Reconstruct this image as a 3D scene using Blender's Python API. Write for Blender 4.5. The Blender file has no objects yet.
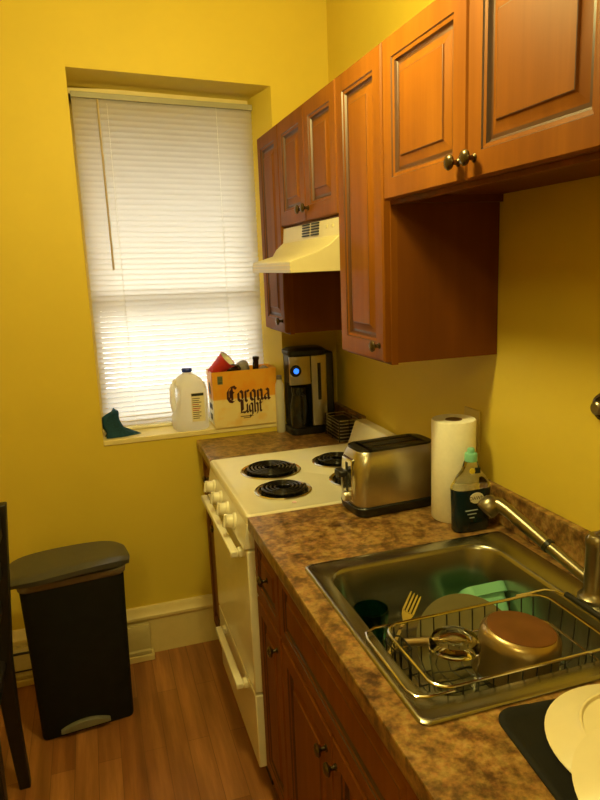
import bpy, bmesh, math, random
from mathutils import Vector, Matrix
random.seed(7)
PI = math.pi
SC = bpy.context.scene
COL = SC.collection

# ------------------------------------------------------------------ camera, world, exposure
cam_d = bpy.data.cameras.new('camera')
cam = bpy.data.objects.new('camera', cam_d)
COL.objects.link(cam)
Rcam = Matrix(((0.95199264, 0.09764419, -0.29013037),
               (-0.30360416, 0.17988127, -0.93566407),
               (-0.03917314, 0.97883009, 0.20089083)))
cam.matrix_world = Matrix.Translation((-1.0046, -2.6793, 1.6127)) @ Rcam.to_4x4()
cam_d.sensor_fit = 'HORIZONTAL'
cam_d.sensor_width = 36.0
cam_d.lens = 659.46 / 600.0 * 36.0
cam_d.clip_start = 0.02
SC.camera = cam

world = bpy.data.worlds.new('world')
SC.world = world
world.use_nodes = True
bg = world.node_tree.nodes['Background']
bg.inputs[0].default_value = (1.0, 0.97, 0.92, 1)
bg.inputs[1].default_value = 9.5

SC.view_settings.view_transform = 'Standard'
SC.view_settings.look = 'None'
SC.view_settings.gamma = 1.0
SC.view_settings.exposure = 0.0
SC.view_settings.use_curve_mapping = False
LAMP_STRENGTH = 180.0
LAMP_COLOR = (1.0, 0.85, 0.29)

# ------------------------------------------------------------------ materials
def newmat(name):
    m = bpy.data.materials.new(name)
    m.use_nodes = True
    nt = m.node_tree
    return m, nt, nt.nodes['Principled BSDF']

def N(nt, typ, **kw):
    n = nt.nodes.new(typ)
    for k, v in kw.items():
        setattr(n, k, v)
    return n

def coords(nt, scale=(1, 1, 1)):
    tc = N(nt, 'ShaderNodeTexCoord')
    mp = N(nt, 'ShaderNodeMapping')
    mp.inputs['Scale'].default_value = scale
    nt.links.new(tc.outputs['Object'], mp.inputs['Vector'])
    return mp.outputs['Vector']

def noise(nt, vec, scale, detail=4, rough=0.55):
    n = N(nt, 'ShaderNodeTexNoise')
    n.inputs['Scale'].default_value = scale
    n.inputs['Detail'].default_value = detail
    n.inputs['Roughness'].default_value = rough
    nt.links.new(vec, n.inputs['Vector'])
    return n.outputs['Fac']

def ramp(nt, fac, stops):
    r = N(nt, 'ShaderNodeValToRGB')
    el = r.color_ramp.elements
    while len(el) < len(stops):
        el.new(0.5)
    for e, (p, c) in zip(el, stops):
        e.position = p
        e.color = (*c, 1)
    nt.links.new(fac, r.inputs[0])
    return r.outputs[0]

def bump(nt, fac, b, strength=0.1, dist=0.002):
    bp = N(nt, 'ShaderNodeBump')
    bp.inputs['Strength'].default_value = strength
    bp.inputs['Distance'].default_value = dist
    nt.links.new(fac, bp.inputs['Height'])
    nt.links.new(bp.outputs[0], b.inputs['Normal'])

def plain(name, col, rough=0.5, metal=0.0, spec=0.5, var=0.06, nscale=25, bmp=0.0, coat=0.0, alpha=1.0):
    """solid colour with a slight procedural variation"""
    m, nt, b = newmat(name)
    v = coords(nt)
    f = noise(nt, v, nscale)
    lo = tuple(c * (1 - var) for c in col)
    hi = tuple(min(1, c * (1 + var)) for c in col)
    nt.links.new(ramp(nt, f, [(0.3, lo), (0.7, hi)]), b.inputs['Base Color'])
    b.inputs['Roughness'].default_value = rough
    b.inputs['Metallic'].default_value = metal
    b.inputs['Specular IOR Level'].default_value = spec
    b.inputs['Coat Weight'].default_value = coat
    if bmp:
        bump(nt, f, b, bmp)
    return m

MAT = {}
MAT['wall'] = plain('wall_paint', (0.70, 0.53, 0.060), 0.55, var=0.02, nscale=4, spec=0.3)
MAT['ceil'] = plain('ceiling_paint', (0.75, 0.66, 0.40), 0.8, var=0.02)
MAT['trim'] = plain('trim_paint', (0.74, 0.60, 0.26), 0.4, var=0.03)
MAT['sill'] = plain('sill_paint', (0.80, 0.68, 0.32), 0.35, var=0.03)
MAT['yard'] = plain('yard_asphalt', (0.07, 0.07, 0.065), 0.9, var=0.2)
MAT['rail'] = plain('blind_rail', (0.34, 0.31, 0.22), 0.4, var=0.03)
MAT['heater'] = plain('heater_enamel', (0.55, 0.45, 0.20), 0.45, var=0.05)

def wood(name, stops, rough, gscale=(26, 26, 1.6)):
    m, nt, b = newmat(name)
    v = coords(nt, gscale)
    f = noise(nt, v, 1.0, 6, 0.6)
    v2 = coords(nt, (3.5, 3.5, 1.2))
    f2 = noise(nt, v2, 1.6, 3)
    mx = N(nt, 'ShaderNodeMath', operation='ADD')
    mul = N(nt, 'ShaderNodeMath', operation='MULTIPLY')
    mul.inputs[1].default_value = 0.5
    mul2 = N(nt, 'ShaderNodeMath', operation='MULTIPLY')
    mul2.inputs[1].default_value = 0.5
    nt.links.new(f, mul.inputs[0]); nt.links.new(f2, mul2.inputs[0])
    nt.links.new(mul.outputs[0], mx.inputs[0]); nt.links.new(mul2.outputs[0], mx.inputs[1])
    nt.links.new(ramp(nt, mx.outputs[0], stops), b.inputs['Base Color'])
    b.inputs['Roughness'].default_value = rough
    b.inputs['Specular IOR Level'].default_value = 0.08
    b.inputs['Coat Weight'].default_value = 0.0
    b.inputs['Coat Roughness'].default_value = 0.25
    bump(nt, f, b, 0.05, 0.001)
    return m
MAT['wood'] = wood('maple_cabinet', [(0.30, (0.150, 0.045, 0.004)), (0.5, (0.205, 0.065, 0.006)), (0.72, (0.275, 0.096, 0.010))], 0.46)
MAT['woodside'] = wood('cabinet_side_veneer', [(0.3, (0.14, 0.043, 0.006)), (0.7, (0.19, 0.060, 0.009))], 0.45)
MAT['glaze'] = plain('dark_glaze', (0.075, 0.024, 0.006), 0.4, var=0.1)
MAT['bronze'] = plain('dark_bronze', (0.13, 0.095, 0.05), 0.25, metal=0.9, var=0.1)

def counter_mat():
    m, nt, b = newmat('brown_stone_laminate')
    v = coords(nt)
    f1 = noise(nt, v, 38, 8, 0.68)
    f2 = noise(nt, v, 9, 4, 0.6)
    vo = N(nt, 'ShaderNodeTexVoronoi')
    vo.inputs['Scale'].default_value = 120
    nt.links.new(v, vo.inputs['Vector'])
    c1 = ramp(nt, f1, [(0.36, (0.035, 0.016, 0.006)), (0.45, (0.17, 0.085, 0.026)), (0.54, (0.36, 0.20, 0.055)), (0.68, (0.58, 0.38, 0.14))])
    c2 = ramp(nt, f2, [(0.36, (0.11, 0.045, 0.018)), (0.62, (0.34, 0.18, 0.055))])
    mix = N(nt, 'ShaderNodeMix', data_type='RGBA')
    mix.inputs[0].default_value = 0.28
    nt.links.new(c1, mix.inputs[6]); nt.links.new(c2, mix.inputs[7])
    mix2 = N(nt, 'ShaderNodeMix', data_type='RGBA', blend_type='MULTIPLY')
    mix2.inputs[0].default_value = 0.15
    nt.links.new(mix.outputs[2], mix2.inputs[6]); nt.links.new(vo.outputs['Color'], mix2.inputs[7])
    nt.links.new(mix2.outputs[2], b.inputs['Base Color'])
    b.inputs['Roughness'].default_value = 0.32
    return m
MAT['counter'] = counter_mat()

def floor_mat():
    m, nt, b = newmat('laminate_planks')
    v = coords(nt)
    rot = N(nt, 'ShaderNodeMapping')
    rot.inputs['Rotation'].default_value = (0, 0, PI / 2)
    nt.links.new(v, rot.inputs['Vector'])
    br = N(nt, 'ShaderNodeTexBrick')
    br.inputs['Scale'].default_value = 1.0
    br.inputs['Brick Width'].default_value = 0.62
    br.inputs['Row Height'].default_value = 0.075
    br.inputs['Mortar Size'].default_value = 0.0012
    br.inputs['Mortar Smooth'].default_value = 0.3
    br.inputs['Color1'].default_value = (0.27, 0.098, 0.026, 1)
    br.inputs['Color2'].default_value = (0.40, 0.165, 0.050, 1)
    br.inputs['Mortar'].default_value = (0.20, 0.075, 0.022, 1)
    nt.links.new(rot.outputs[0], br.inputs['Vector'])
    g = noise(nt, coords(nt, (22, 1.6, 1)), 1.0, 6, 0.6)
    gc = ramp(nt, g, [(0.28, (0.45, 0.42, 0.36)), (0.5, (0.85, 0.85, 0.8)), (0.72, (1.5, 1.6, 1.5))])
    mix = N(nt, 'ShaderNodeMix', data_type='RGBA', blend_type='MULTIPLY')
    mix.inputs[0].default_value = 0.8
    nt.links.new(br.outputs['Color'], mix.inputs[6]); nt.links.new(gc, mix.inputs[7])
    nt.links.new(mix.outputs[2], b.inputs['Base Color'])
    b.inputs['Roughness'].default_value = 0.38
    return m
MAT['floor'] = floor_mat()

def steel_mat(name, col, rough, axis_scale, strength=0.15):
    m, nt, b = newmat(name)
    f = noise(nt, coords(nt, axis_scale), 1.0, 3)
    nt.links.new(ramp(nt, f, [(0.3, tuple(c * 0.97 for c in col)), (0.7, col)]), b.inputs['Base Color'])
    b.inputs['Metallic'].default_value = 1.0
    b.inputs['Roughness'].default_value = rough
    if strength:
        bump(nt, f, b, strength, 0.0004)
    return m
MAT['steel'] = steel_mat('brushed_steel', (0.58, 0.55, 0.47), 0.30, (160, 160, 3), 0.0)
MAT['sinksteel'] = steel_mat('sink_steel', (0.38, 0.37, 0.31), 0.27, (3, 160, 3), 0.0)
MAT['chrome'] = plain('polished_chrome', (0.72, 0.70, 0.64), 0.12, metal=1.0, var=0.03)
MAT['nickel'] = plain('brushed_nickel', (0.30, 0.26, 0.18), 0.33, metal=1.0, var=0.04)
MAT['enamel'] = plain('cream_white_enamel', (0.84, 0.79, 0.62), 0.25, var=0.02, coat=0.3)
MAT['hood'] = plain('hood_enamel', (0.62, 0.54, 0.30), 0.35, var=0.02)
MAT['black'] = plain('black_plastic', (0.012, 0.012, 0.011), 0.38, var=0.15)
MAT['blackgloss'] = plain('black_gloss', (0.010, 0.010, 0.010), 0.15, var=0.1)
MAT['coil'] = plain('black_coil', (0.020, 0.018, 0.016), 0.22, metal=0.4, var=0.2)
MAT['pan'] = plain('drip_pan', (0.035, 0.032, 0.028), 0.25, metal=0.7, var=0.2)
MAT['matte'] = plain('matte_black_rubber', (0.008, 0.008, 0.007), 0.75, var=0.2, spec=0.25)
MAT['lid'] = plain('charcoal_lid', (0.060, 0.058, 0.048), 0.32, var=0.08)
MAT['rim'] = plain('taupe_rim', (0.15, 0.11, 0.065), 0.5, var=0.08)
MAT['pedal'] = plain('grey_pedal', (0.17, 0.16, 0.11), 0.4, var=0.1)
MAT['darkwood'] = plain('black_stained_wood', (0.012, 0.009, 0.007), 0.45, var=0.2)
MAT['paper'] = plain('white_paper', (0.86, 0.82, 0.72), 0.9, var=0.03, nscale=90, bmp=0.25, spec=0.1)
MAT['card'] = plain('cardboard', (0.20, 0.11, 0.05), 0.85, var=0.08)
MAT['copper'] = plain('rust_brown_base', (0.22, 0.085, 0.025), 0.45, metal=0.5, var=0.18, nscale=14)
MAT['potside'] = plain('pot_aluminium', (0.50, 0.38, 0.20), 0.33, metal=1.0, var=0.06)
MAT['plate'] = plain('cream_ceramic', (0.84, 0.75, 0.50), 0.28, var=0.02)
MAT['stone'] = plain('olive_stoneware', (0.15, 0.13, 0.06), 0.22, var=0.05)
MAT['teal'] = plain('teal_cloth', (0.006, 0.050, 0.095), 0.9, var=0.25, nscale=140, bmp=0.5)
MAT['mint'] = plain('mint_plastic', (0.22, 0.56, 0.36), 0.35, var=0.03)
MAT['blue'] = plain('blue_cap', (0.01, 0.025, 0.22), 0.35, var=0.05)
MAT['tealcap'] = plain('teal_cap', (0.20, 0.55, 0.42), 0.35, var=0.04)
MAT['red'] = plain('red_cup', (0.46, 0.025, 0.025), 0.45, var=0.12, nscale=60)
MAT['cupin'] = plain('cup_inside', (0.86, 0.80, 0.62), 0.6, var=0.03)
MAT['brown'] = plain('dark_brown_glass', (0.018, 0.008, 0.005), 0.2, var=0.2)
MAT['greybag'] = plain('grey_bag', (0.20, 0.17, 0.15), 0.6, var=0.3, nscale=60)
MAT['maroon'] = plain('maroon_ink', (0.05, 0.006, 0.010), 0.6, var=0.1)
MAT['ink'] = plain('black_ink', (0.02, 0.02, 0.02), 0.6, var=0.1)
MAT['whiteink'] = plain('white_ink', (0.85, 0.84, 0.78), 0.5, var=0.03)
MAT['paleblue'] = plain('pale_blue_ink', (0.45, 0.55, 0.62), 0.5, var=0.05)
MAT['yellowink'] = plain('yellow_ink', (0.80, 0.66, 0.05), 0.5, var=0.05)
MAT['olive'] = plain('olive_ink', (0.13, 0.15, 0.06), 0.6, var=0.1)
MAT['plate_beige'] = plain('beige_wallplate', (0.62, 0.47, 0.08), 0.45, var=0.03)
MAT['gold'] = plain('amber_wand', (0.52, 0.40, 0.20), 0.3, var=0.05)
MAT['pink'] = plain('pink_lens', (0.75, 0.50, 0.55), 0.3, var=0.03)
MAT['slat'] = None

def slat_mat():
    m, nt, b = newmat('vinyl_slat')
    out = nt.nodes['Material Output']
    b.inputs['Base Color'].default_value = (0.48, 0.41, 0.27, 1)
    b.inputs['Roughness'].default_value = 0.45
    tr = N(nt, 'ShaderNodeBsdfTranslucent')
    tr.inputs[0].default_value = (0.92, 0.88, 0.80, 1)
    mx = N(nt, 'ShaderNodeMixShader')
    mx.inputs[0].default_value = 0.40
    nt.links.new(b.outputs[0], mx.inputs[1]); nt.links.new(tr.outputs[0], mx.inputs[2])
    nt.links.new(mx.outputs[0], out.inputs[0])
    return m
MAT['slat'] = slat_mat()

def milky(name, col, t=0.5):
    m, nt, b = newmat(name)
    out = nt.nodes['Material Output']
    b.inputs['Base Color'].default_value = (*col, 1)
    b.inputs['Roughness'].default_value = 0.35
    tr = N(nt, 'ShaderNodeBsdfTranslucent')
    tr.inputs[0].default_value = (*col, 1)
    mx = N(nt, 'ShaderNodeMixShader')
    mx.inputs[0].default_value = t
    nt.links.new(b.outputs[0], mx.inputs[1]); nt.links.new(tr.outputs[0], mx.inputs[2])
    nt.links.new(mx.outputs[0], out.inputs[0])
    return m
MAT['jug'] = milky('milky_plastic', (0.95, 0.93, 0.85), 0.62)

def glassy(name, col, rough=0.02, ior=1.45):
    m, nt, b = newmat(name)
    b.inputs['Base Color'].default_value = (*col, 1)
    b.inputs['Roughness'].default_value = rough
    b.inputs['IOR'].default_value = ior
    b.inputs['Transmission Weight'].default_value = 1.0
    return m
MAT['glass'] = glassy('clear_glass', (0.97, 0.95, 0.88))
MAT['tealglass'] = glassy('teal_glass', (0.03, 0.30, 0.25), 0.05)
MAT['clearplastic'] = glassy('clear_plastic', (0.92, 0.92, 0.86), 0.08, 1.2)
MAT['soap'] = plain('dark_blue_soap', (0.004, 0.018, 0.030), 0.18, var=0.1)

def pane_mat():
    m, nt, b = newmat('window_pane')
    out = nt.nodes['Material Output']
    tr = N(nt, 'ShaderNodeBsdfTransparent')
    tr.inputs[0].default_value = (0.95, 0.97, 0.96, 1)
    gl = N(nt, 'ShaderNodeBsdfGlossy')
    gl.inputs['Roughness'].default_value = 0.03
    fr = N(nt, 'ShaderNodeFresnel')
    mx = N(nt, 'ShaderNodeMixShader')
    nt.links.new(fr.outputs[0], mx.inputs[0])
    nt.links.new(tr.outputs[0], mx.inputs[1]); nt.links.new(gl.outputs[0], mx.inputs[2])
    nt.links.new(mx.outputs[0], out.inputs[0])
    return m
MAT['pane'] = pane_mat()

def emit(name, col, s):
    m, nt, b = newmat(name)
    b.inputs['Base Color'].default_value = (*col, 1)
    b.inputs['Emission Color'].default_value = (*col, 1)
    b.inputs['Emission Strength'].default_value = s
    return m
MAT['globe'] = emit('lit_globe', LAMP_COLOR, LAMP_STRENGTH)
MAT['fill_globe'] = emit('fill_globe_glow', LAMP_COLOR, 34.0)  # weak glow for the added fill globe
MAT['led'] = emit('blue_led', (0.03, 0.20, 1.0), 1.5)

def carton_mat():
    m, nt, b = newmat('printed_carton')
    tc = N(nt, 'ShaderNodeTexCoord')
    sp = N(nt, 'ShaderNodeSeparateXYZ')
    nt.links.new(tc.outputs['Object'], sp.inputs[0])
    band = ramp(nt, sp.outputs['Z'], [(0.0, (0.78, 0.62, 0.28)), (0.118, (0.84, 0.68, 0.30)), (0.122, (0.76, 0.35, 0.022)), (1.0, (0.76, 0.35, 0.022))])
    f = noise(nt, tc.outputs['Object'], 16, 3)
    spot = ramp(nt, f, [(0.50, (1, 1, 1)), (0.66, (1.0, 0.78, 0.45))])
    mx = N(nt, 'ShaderNodeMix', data_type='RGBA', blend_type='MULTIPLY')
    mx.inputs[0].default_value = 0.7
    nt.links.new(band, mx.inputs[6]); nt.links.new(spot, mx.inputs[7])
    nt.links.new(mx.outputs[2], b.inputs['Base Color'])
    b.inputs['Roughness'].default_value = 0.45
    return m
MAT['carton'] = carton_mat()

# ------------------------------------------------------------------ helpers
WORLD = {}
def wm(o):
    return WORLD.get(o.name, Matrix.Identity(4))

def tag(o, label, cat, group=None):
    o['label'] = label
    o['category'] = cat
    if group:
        o['group'] = group
    return o

def thing(name, label, cat, loc=(0, 0, 0), rotz=0.0, group=None):
    o = bpy.data.objects.new(name, None)
    COL.objects.link(o)
    o.empty_display_size = 0.05
    o.location = loc
    o.rotation_euler = (0, 0, rotz)
    WORLD[o.name] = Matrix.Translation(loc) @ Matrix.Rotation(rotz, 4, 'Z')
    return tag(o, label, cat, group)

def obj(name, bm, mats, parent=None, local=False, bevel=0.0, seg=2, smooth=40, sub=0, kind=None, label=None):
    """links ONE mesh object; geometry is in world space unless local"""
    me = bpy.data.meshes.new(name)
    bmesh.ops.recalc_face_normals(bm, faces=bm.faces)
    bm.to_mesh(me)
    bm.free()
    o = bpy.data.objects.new(name, me)
    COL.objects.link(o)
    if not isinstance(mats, (list, tuple)):
        mats = [mats]
    for m in mats:
        me.materials.append(MAT[m] if isinstance(m, str) else m)
    if parent is not None:
        o.parent = parent
        P = wm(parent)
        if not local:
            me.transform(P.inverted())
        WORLD[o.name] = P
    if smooth:
        me.polygons.foreach_set('use_smooth', [True] * len(me.polygons))
        me.set_sharp_from_angle(angle=math.radians(smooth))
    if bevel:
        b = o.modifiers.new('bevel', 'BEVEL')
        b.width = bevel
        b.segments = seg
        b.limit_method = 'ANGLE'
        b.angle_limit = math.radians(40)
        b.harden_normals = False
    if sub:
        s = o.modifiers.new('subdivision', 'SUBSURF')
        s.levels = sub
        s.render_levels = sub
    if kind:
        o['kind'] = kind
    if label:
        o['label'] = label
    return o

def B():
    return bmesh.new()

def box(bm, x0, x1, y0, y1, z0, z1, mi=0):
    v = [bm.verts.new(p) for p in ((x0, y0, z0), (x1, y0, z0), (x1, y1, z0), (x0, y1, z0), (x0, y0, z1), (x1, y0, z1), (x1, y1, z1), (x0, y1, z1))]
    for f in ((0, 3, 2, 1), (4, 5, 6, 7), (0, 1, 5, 4), (1, 2, 6, 5), (2, 3, 7, 6), (3, 0, 4, 7)):
        bm.faces.new([v[i] for i in f]).material_index = mi
    return v

def hexa(bm, pts, mi=0):
    """8 corner points: bottom four then top four"""
    v = [bm.verts.new(p) for p in pts]
    for f in ((0, 3, 2, 1), (4, 5, 6, 7), (0, 1, 5, 4), (1, 2, 6, 5), (2, 3, 7, 6), (3, 0, 4, 7)):
        bm.faces.new([v[i] for i in f]).material_index = mi

def prism(bm, pts, axis, a, b, mi=0):
    """extrude a polygon along an axis; pts are the two other coordinates in xyz order"""
    def mk(p, t):
        if axis == 'x': return (t, p[0], p[1])
        if axis == 'y': return (p[0], t, p[1])
        return (p[0], p[1], t)
    A = [bm.verts.new(mk(p, a)) for p in pts]
    C = [bm.verts.new(mk(p, b)) for p in pts]
    n = len(pts)
    bm.faces.new(A).material_index = mi
    bm.faces.new(C[::-1]).material_index = mi
    for i in range(n):
        bm.faces.new((A[i], A[(i + 1) % n], C[(i + 1) % n], C[i])).material_index = mi

def loft(bm, rings, cap0=True, cap1=True, mis=None, closed=True):
    VV = [[bm.verts.new(p) for p in r] for r in rings]
    n = len(rings[0])
    for k in range(len(VV) - 1):
        for i in range(n if closed else n - 1):
            j = (i + 1) % n
            f = bm.faces.new((VV[k][i], VV[k][j], VV[k + 1][j], VV[k + 1][i]))
            if mis: f.material_index = mis[k]
    if cap0:
        f = bm.faces.new(VV[0][::-1])
        if mis: f.material_index = mis[0]
    if cap1:
        f = bm.faces.new(VV[-1])
        if mis: f.material_index = mis[-1]
    return VV

def ring(cx, cy, z, r, n=28, ry=None):
    ry = r if ry is None else ry
    return [(cx + r * math.cos(2 * PI * i / n), cy + ry * math.sin(2 * PI * i / n), z) for i in range(n)]

def lathe(bm, prof, c=(0, 0, 0), M=None, n=28, cap0=True, cap1=True, mis=None):
    """profile of (r, z) turned about z; M places it"""
    rings = [ring(0, 0, z, max(r, 1e-4), n) for r, z in prof]
    T = (M if M is not None else Matrix.Identity(4))
    T = Matrix.Translation(c) @ T
    rings = [[tuple(T @ Vector(p)) for p in rr] for rr in rings]
    return loft(bm, rings, cap0, cap1, mis)

def align(d):
    """rotation taking +z to d"""
    d = Vector(d).normalized()
    return Vector((0, 0, 1)).rotation_difference(d).to_matrix().to_4x4()

def rrect(cx, cy, hx, hy, r, z, n=6):
    pts = []
    for (sx, sy, a0) in ((1, 1, 0), (-1, 1, PI / 2), (-1, -1, PI), (1, -1, 1.5 * PI)):
        for k in range(n + 1):
            a = a0 + PI / 2 * k / n
            pts.append((cx + sx * (hx - r) + r * math.cos(a), cy + sy * (hy - r) + r * math.sin(a), z))
    return pts

def tube(bm, pts, r, n=8, closed=False, radii=None):
    P = [Vector(p) for p in pts]
    m = len(P)
    rings = []
    prev = None
    for i in range(m):
        if closed:
            t = (P[(i + 1) % m] - P[i - 1]).normalized()
        else:
            t = (P[min(i + 1, m - 1)] - P[max(i - 1, 0)]).normalized()
        if prev is None:
            a = Vector((0, 0, 1)) if abs(t.z) < 0.9 else Vector((1, 0, 0))
            u = t.cross(a).normalized()
        else:
            u = (prev - t * prev.dot(t)).normalized()
        prev = u
        w = t.cross(u)
        rr = radii[i] if radii else r
        rings.append([tuple(P[i] + (u * math.cos(2 * PI * k / n) + w * math.sin(2 * PI * k / n)) * rr) for k in range(n)])
    if closed:
        rings.append(rings[0])
        loft(bm, rings, False, False)
        bmesh.ops.remove_doubles(bm, verts=bm.verts, dist=1e-6)
    else:
        loft(bm, rings)

def text_bm(bm, body, size, M, mi=0, align_x='CENTER', squash=(1, 1)):
    cu = bpy.data.curves.new('txt', 'FONT')
    cu.body = body
    cu.size = size
    cu.align_x = align_x
    cu.align_y = 'CENTER'
    cu.resolution_u = 3
    o = bpy.data.objects.new('txt', cu)
    COL.objects.link(o)
    dg = bpy.context.evaluated_depsgraph_get()
    me = bpy.data.meshes.new_from_object(o.evaluated_get(dg))
    T = M @ Matrix.Diagonal((squash[0], squash[1], 1, 1))
    vs = [bm.verts.new(T @ v.co) for v in me.vertices]
    for p in me.polygons:
        try:
            bm.faces.new([vs[i] for i in p.vertices]).material_index = mi
        except ValueError:
            pass
    bpy.data.objects.remove(o)
    bpy.data.curves.remove(cu)
    bpy.data.meshes.remove(me)

def copy_part(o, parent, dloc):
    c = o.copy()
    COL.objects.link(c)
    c.parent = parent
    c.location = Vector(o.location) + Vector(dloc)
    WORLD[c.name] = wm(parent)
    return c

# ------------------------------------------------------------------ the room
FRONT, TOPZ = -0.635, 0.914
WL, WR = -1.004, -0.2435
ZL, ZR = 2.340, 2.304            # the old lintel is not quite level
SILL = 0.953
XL, YB, CEIL = -3.3, -5.4, 2.80

bm = B(); box(bm, XL, 0.0, YB, 0.0, -0.08, 0.0)
obj('floor', bm, 'floor', kind='structure', smooth=0)
bm = B(); box(bm, XL, 0.0, YB, 0.0, CEIL, CEIL + 0.08)
obj('ceiling', bm, 'ceil', kind='structure', smooth=0)
bm = B(); box(bm, 0.0, 0.12, YB, 0.33, -0.08, CEIL + 0.08)
obj('wall_right', bm, 'wall', kind='structure', smooth=0)
bm = B(); box(bm, XL - 0.12, XL, YB, 0.33, -0.08, CEIL + 0.08)
obj('wall_left', bm, 'wall', kind='structure', smooth=0)
bm = B(); box(bm, XL - 0.12, 0.12, YB - 0.12, YB, -0.08, CEIL + 0.08)
obj('wall_front', bm, 'wall', kind='structure', smooth=0)
# window wall, with a deep recess whose right cheek is splayed
bm = B()
WD = 0.30
box(bm, XL, WL, 0, WD, -0.08, CEIL + 0.08)
prism(bm, [(WR, 0), (0.0, 0), (0.0, WD), (WR - 0.055, WD), (WR - 0.044, 0.16)], 'z', -0.08, CEIL + 0.08)
box(bm, WL, WR, 0, WD, -0.08, SILL - 0.022)
hexa(bm, [(WL, 0, ZL), (WR, 0, ZR), (WR, WD, ZR - 0.02), (WL, WD, ZL - 0.02), (WL, 0, CEIL + 0.08), (WR, 0, CEIL + 0.08), (WR, WD, CEIL + 0.08), (WL, WD, CEIL + 0.08)])
obj('wall_back', bm, 'wall', kind='structure', smooth=0)

win = bpy.data.objects.new('window_1', None); COL.objects.link(win); win['kind'] = 'structure'
WORLD[win.name] = Matrix.Identity(4)
bm = B()
prism(bm, [(WL, -0.004), (WR, -0.004), (WR - 0.042, 0.155), (WR - 0.053, WD), (WL, WD)], 'z', SILL - 0.022, SILL)
obj('window_sill', bm, 'sill', win, bevel=0.003)
bm = B()
fx0, fx1 = WL, WR - 0.046
box(bm, fx0, fx0 + 0.035, 0.20, 0.29, SILL, 2.30)
box(bm, fx1 - 0.035, fx1, 0.20, 0.29, SILL, 2.28)
box(bm, fx0, fx1, 0.20, 0.29, 2.26, 2.32)
box(bm, fx0, fx1, 0.20, 0.29, SILL, SILL + 0.05)
obj('window_frame', bm, 'trim', win, bevel=0.002)
bm = B(); box(bm, fx0 + 0.03, fx1 - 0.03, 0.225, 0.265, 1.485, 1.525)
obj('meeting_rail', bm, 'trim', win, bevel=0.002)
bm = B(); box(bm, fx0 + 0.03, fx1 - 0.03, 0.247, 0.251, SILL + 0.04, 2.27)
obj('window_glass', bm, 'pane', win, smooth=0)

# unseen eave, added and shaped to darken the upper part of the blind
bm = B(); hexa(bm, [(-3.4, 0.31, 2.42), (1.6, 0.31, 2.42), (1.6, 0.95, 2.08), (-3.4, 0.95, 2.08), (-3.4, 0.31, 2.58), (1.6, 0.31, 2.58), (1.6, 0.95, 2.14), (-3.4, 0.95, 2.14)])
obj('added_eave', bm, 'darkwood', kind='structure', smooth=0)

# the yard below the window
bm = B(); box(bm, -14, 12, 0.34, 22, -2.7, -2.6)
obj('ground', bm, 'yard', kind='structure', smooth=0)

# baseboard with a stepped top moulding
bm = B()
prism(bm, [(0, 0), (-0.022, 0), (-0.022, 0.158), (-0.030, 0.164), (-0.030, 0.176), (-0.020, 0.188), (-0.016, 0.200), (-0.010, 0.210), (0, 0.212)], 'x', XL, -0.60)
obj('baseboard_back', bm, 'trim', kind='structure', smooth=30)
bm = B()
prism(bm, [(XL, 0), (XL + 0.022, 0), (XL + 0.022, 0.158), (XL + 0.030, 0.176), (XL + 0.016, 0.200), (XL, 0.212)], 'y', YB, -0.03)
obj('baseboard_left', bm, 'trim', kind='structure', smooth=30)

# ------------------------------------------------------------------ ceiling lamp, plus an added fill globe
LX, LY, LZ = -0.712, -1.365, 2.25
LR = 0.08
lamp = thing('globe_light', 'round glass globe lamp glowing warm under the ceiling above the stove', 'lamp', (LX, LY, CEIL))
bm = B(); lathe(bm, [(0.07, CEIL - 0.003), (0.072, CEIL - 0.02), (0.02, CEIL - 0.035), (0.008, CEIL - 0.05), (0.008, LZ + LR + 0.03), (0.034, LZ + LR + 0.015), (0.036, LZ + LR - 0.012)], (LX, LY, 0))
obj('lamp_stem', bm, 'bronze', lamp)
bm = B()
lathe(bm, [(LR * math.sin(a), LZ + LR * math.cos(a)) for a in [PI * (0.16 + 0.84 * k / 12) for k in range(13)]], (LX, LY, 0), cap1=False)
obj('lit_globe', bm, 'globe', lamp)
lamp = thing('globe_light', 'larger dim globe added as fill light under the ceiling behind the camera', 'lamp', (-1.6, -3.5, CEIL))  # added out of view to lift the shadows, no known lamp here
bm = B(); lathe(bm, [(0.07, CEIL - 0.003), (0.072, CEIL - 0.02), (0.05, CEIL - 0.045)], (-1.6, -3.5, 0))
obj('fill_globe_base', bm, 'bronze', lamp)
bm = B()
lathe(bm, [(0.15 * math.sin(a), CEIL - 0.18 + 0.15 * math.cos(a)) for a in [PI * (0.12 + 0.88 * k / 12) for k in range(13)]], (-1.6, -3.5, 0), cap1=False)
obj('lit_globe', bm, 'fill_globe', lamp)

# ------------------------------------------------------------------ cabinets
def knob_bm(x, y, z, s=0.88):
    bm = B()
    prof = [(0.009, 0), (0.009, 0.002), (0.0055, 0.005), (0.005, 0.013), (0.009, 0.017), (0.0155, 0.020), (0.0165, 0.024), (0.014, 0.028), (0.007, 0.0305), (0.0005, 0.031)]
    lathe(bm, [(r * s, h * s) for r, h in prof], (x, y, z), align((-1, 0, 0)), 20)
    return bm

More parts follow.
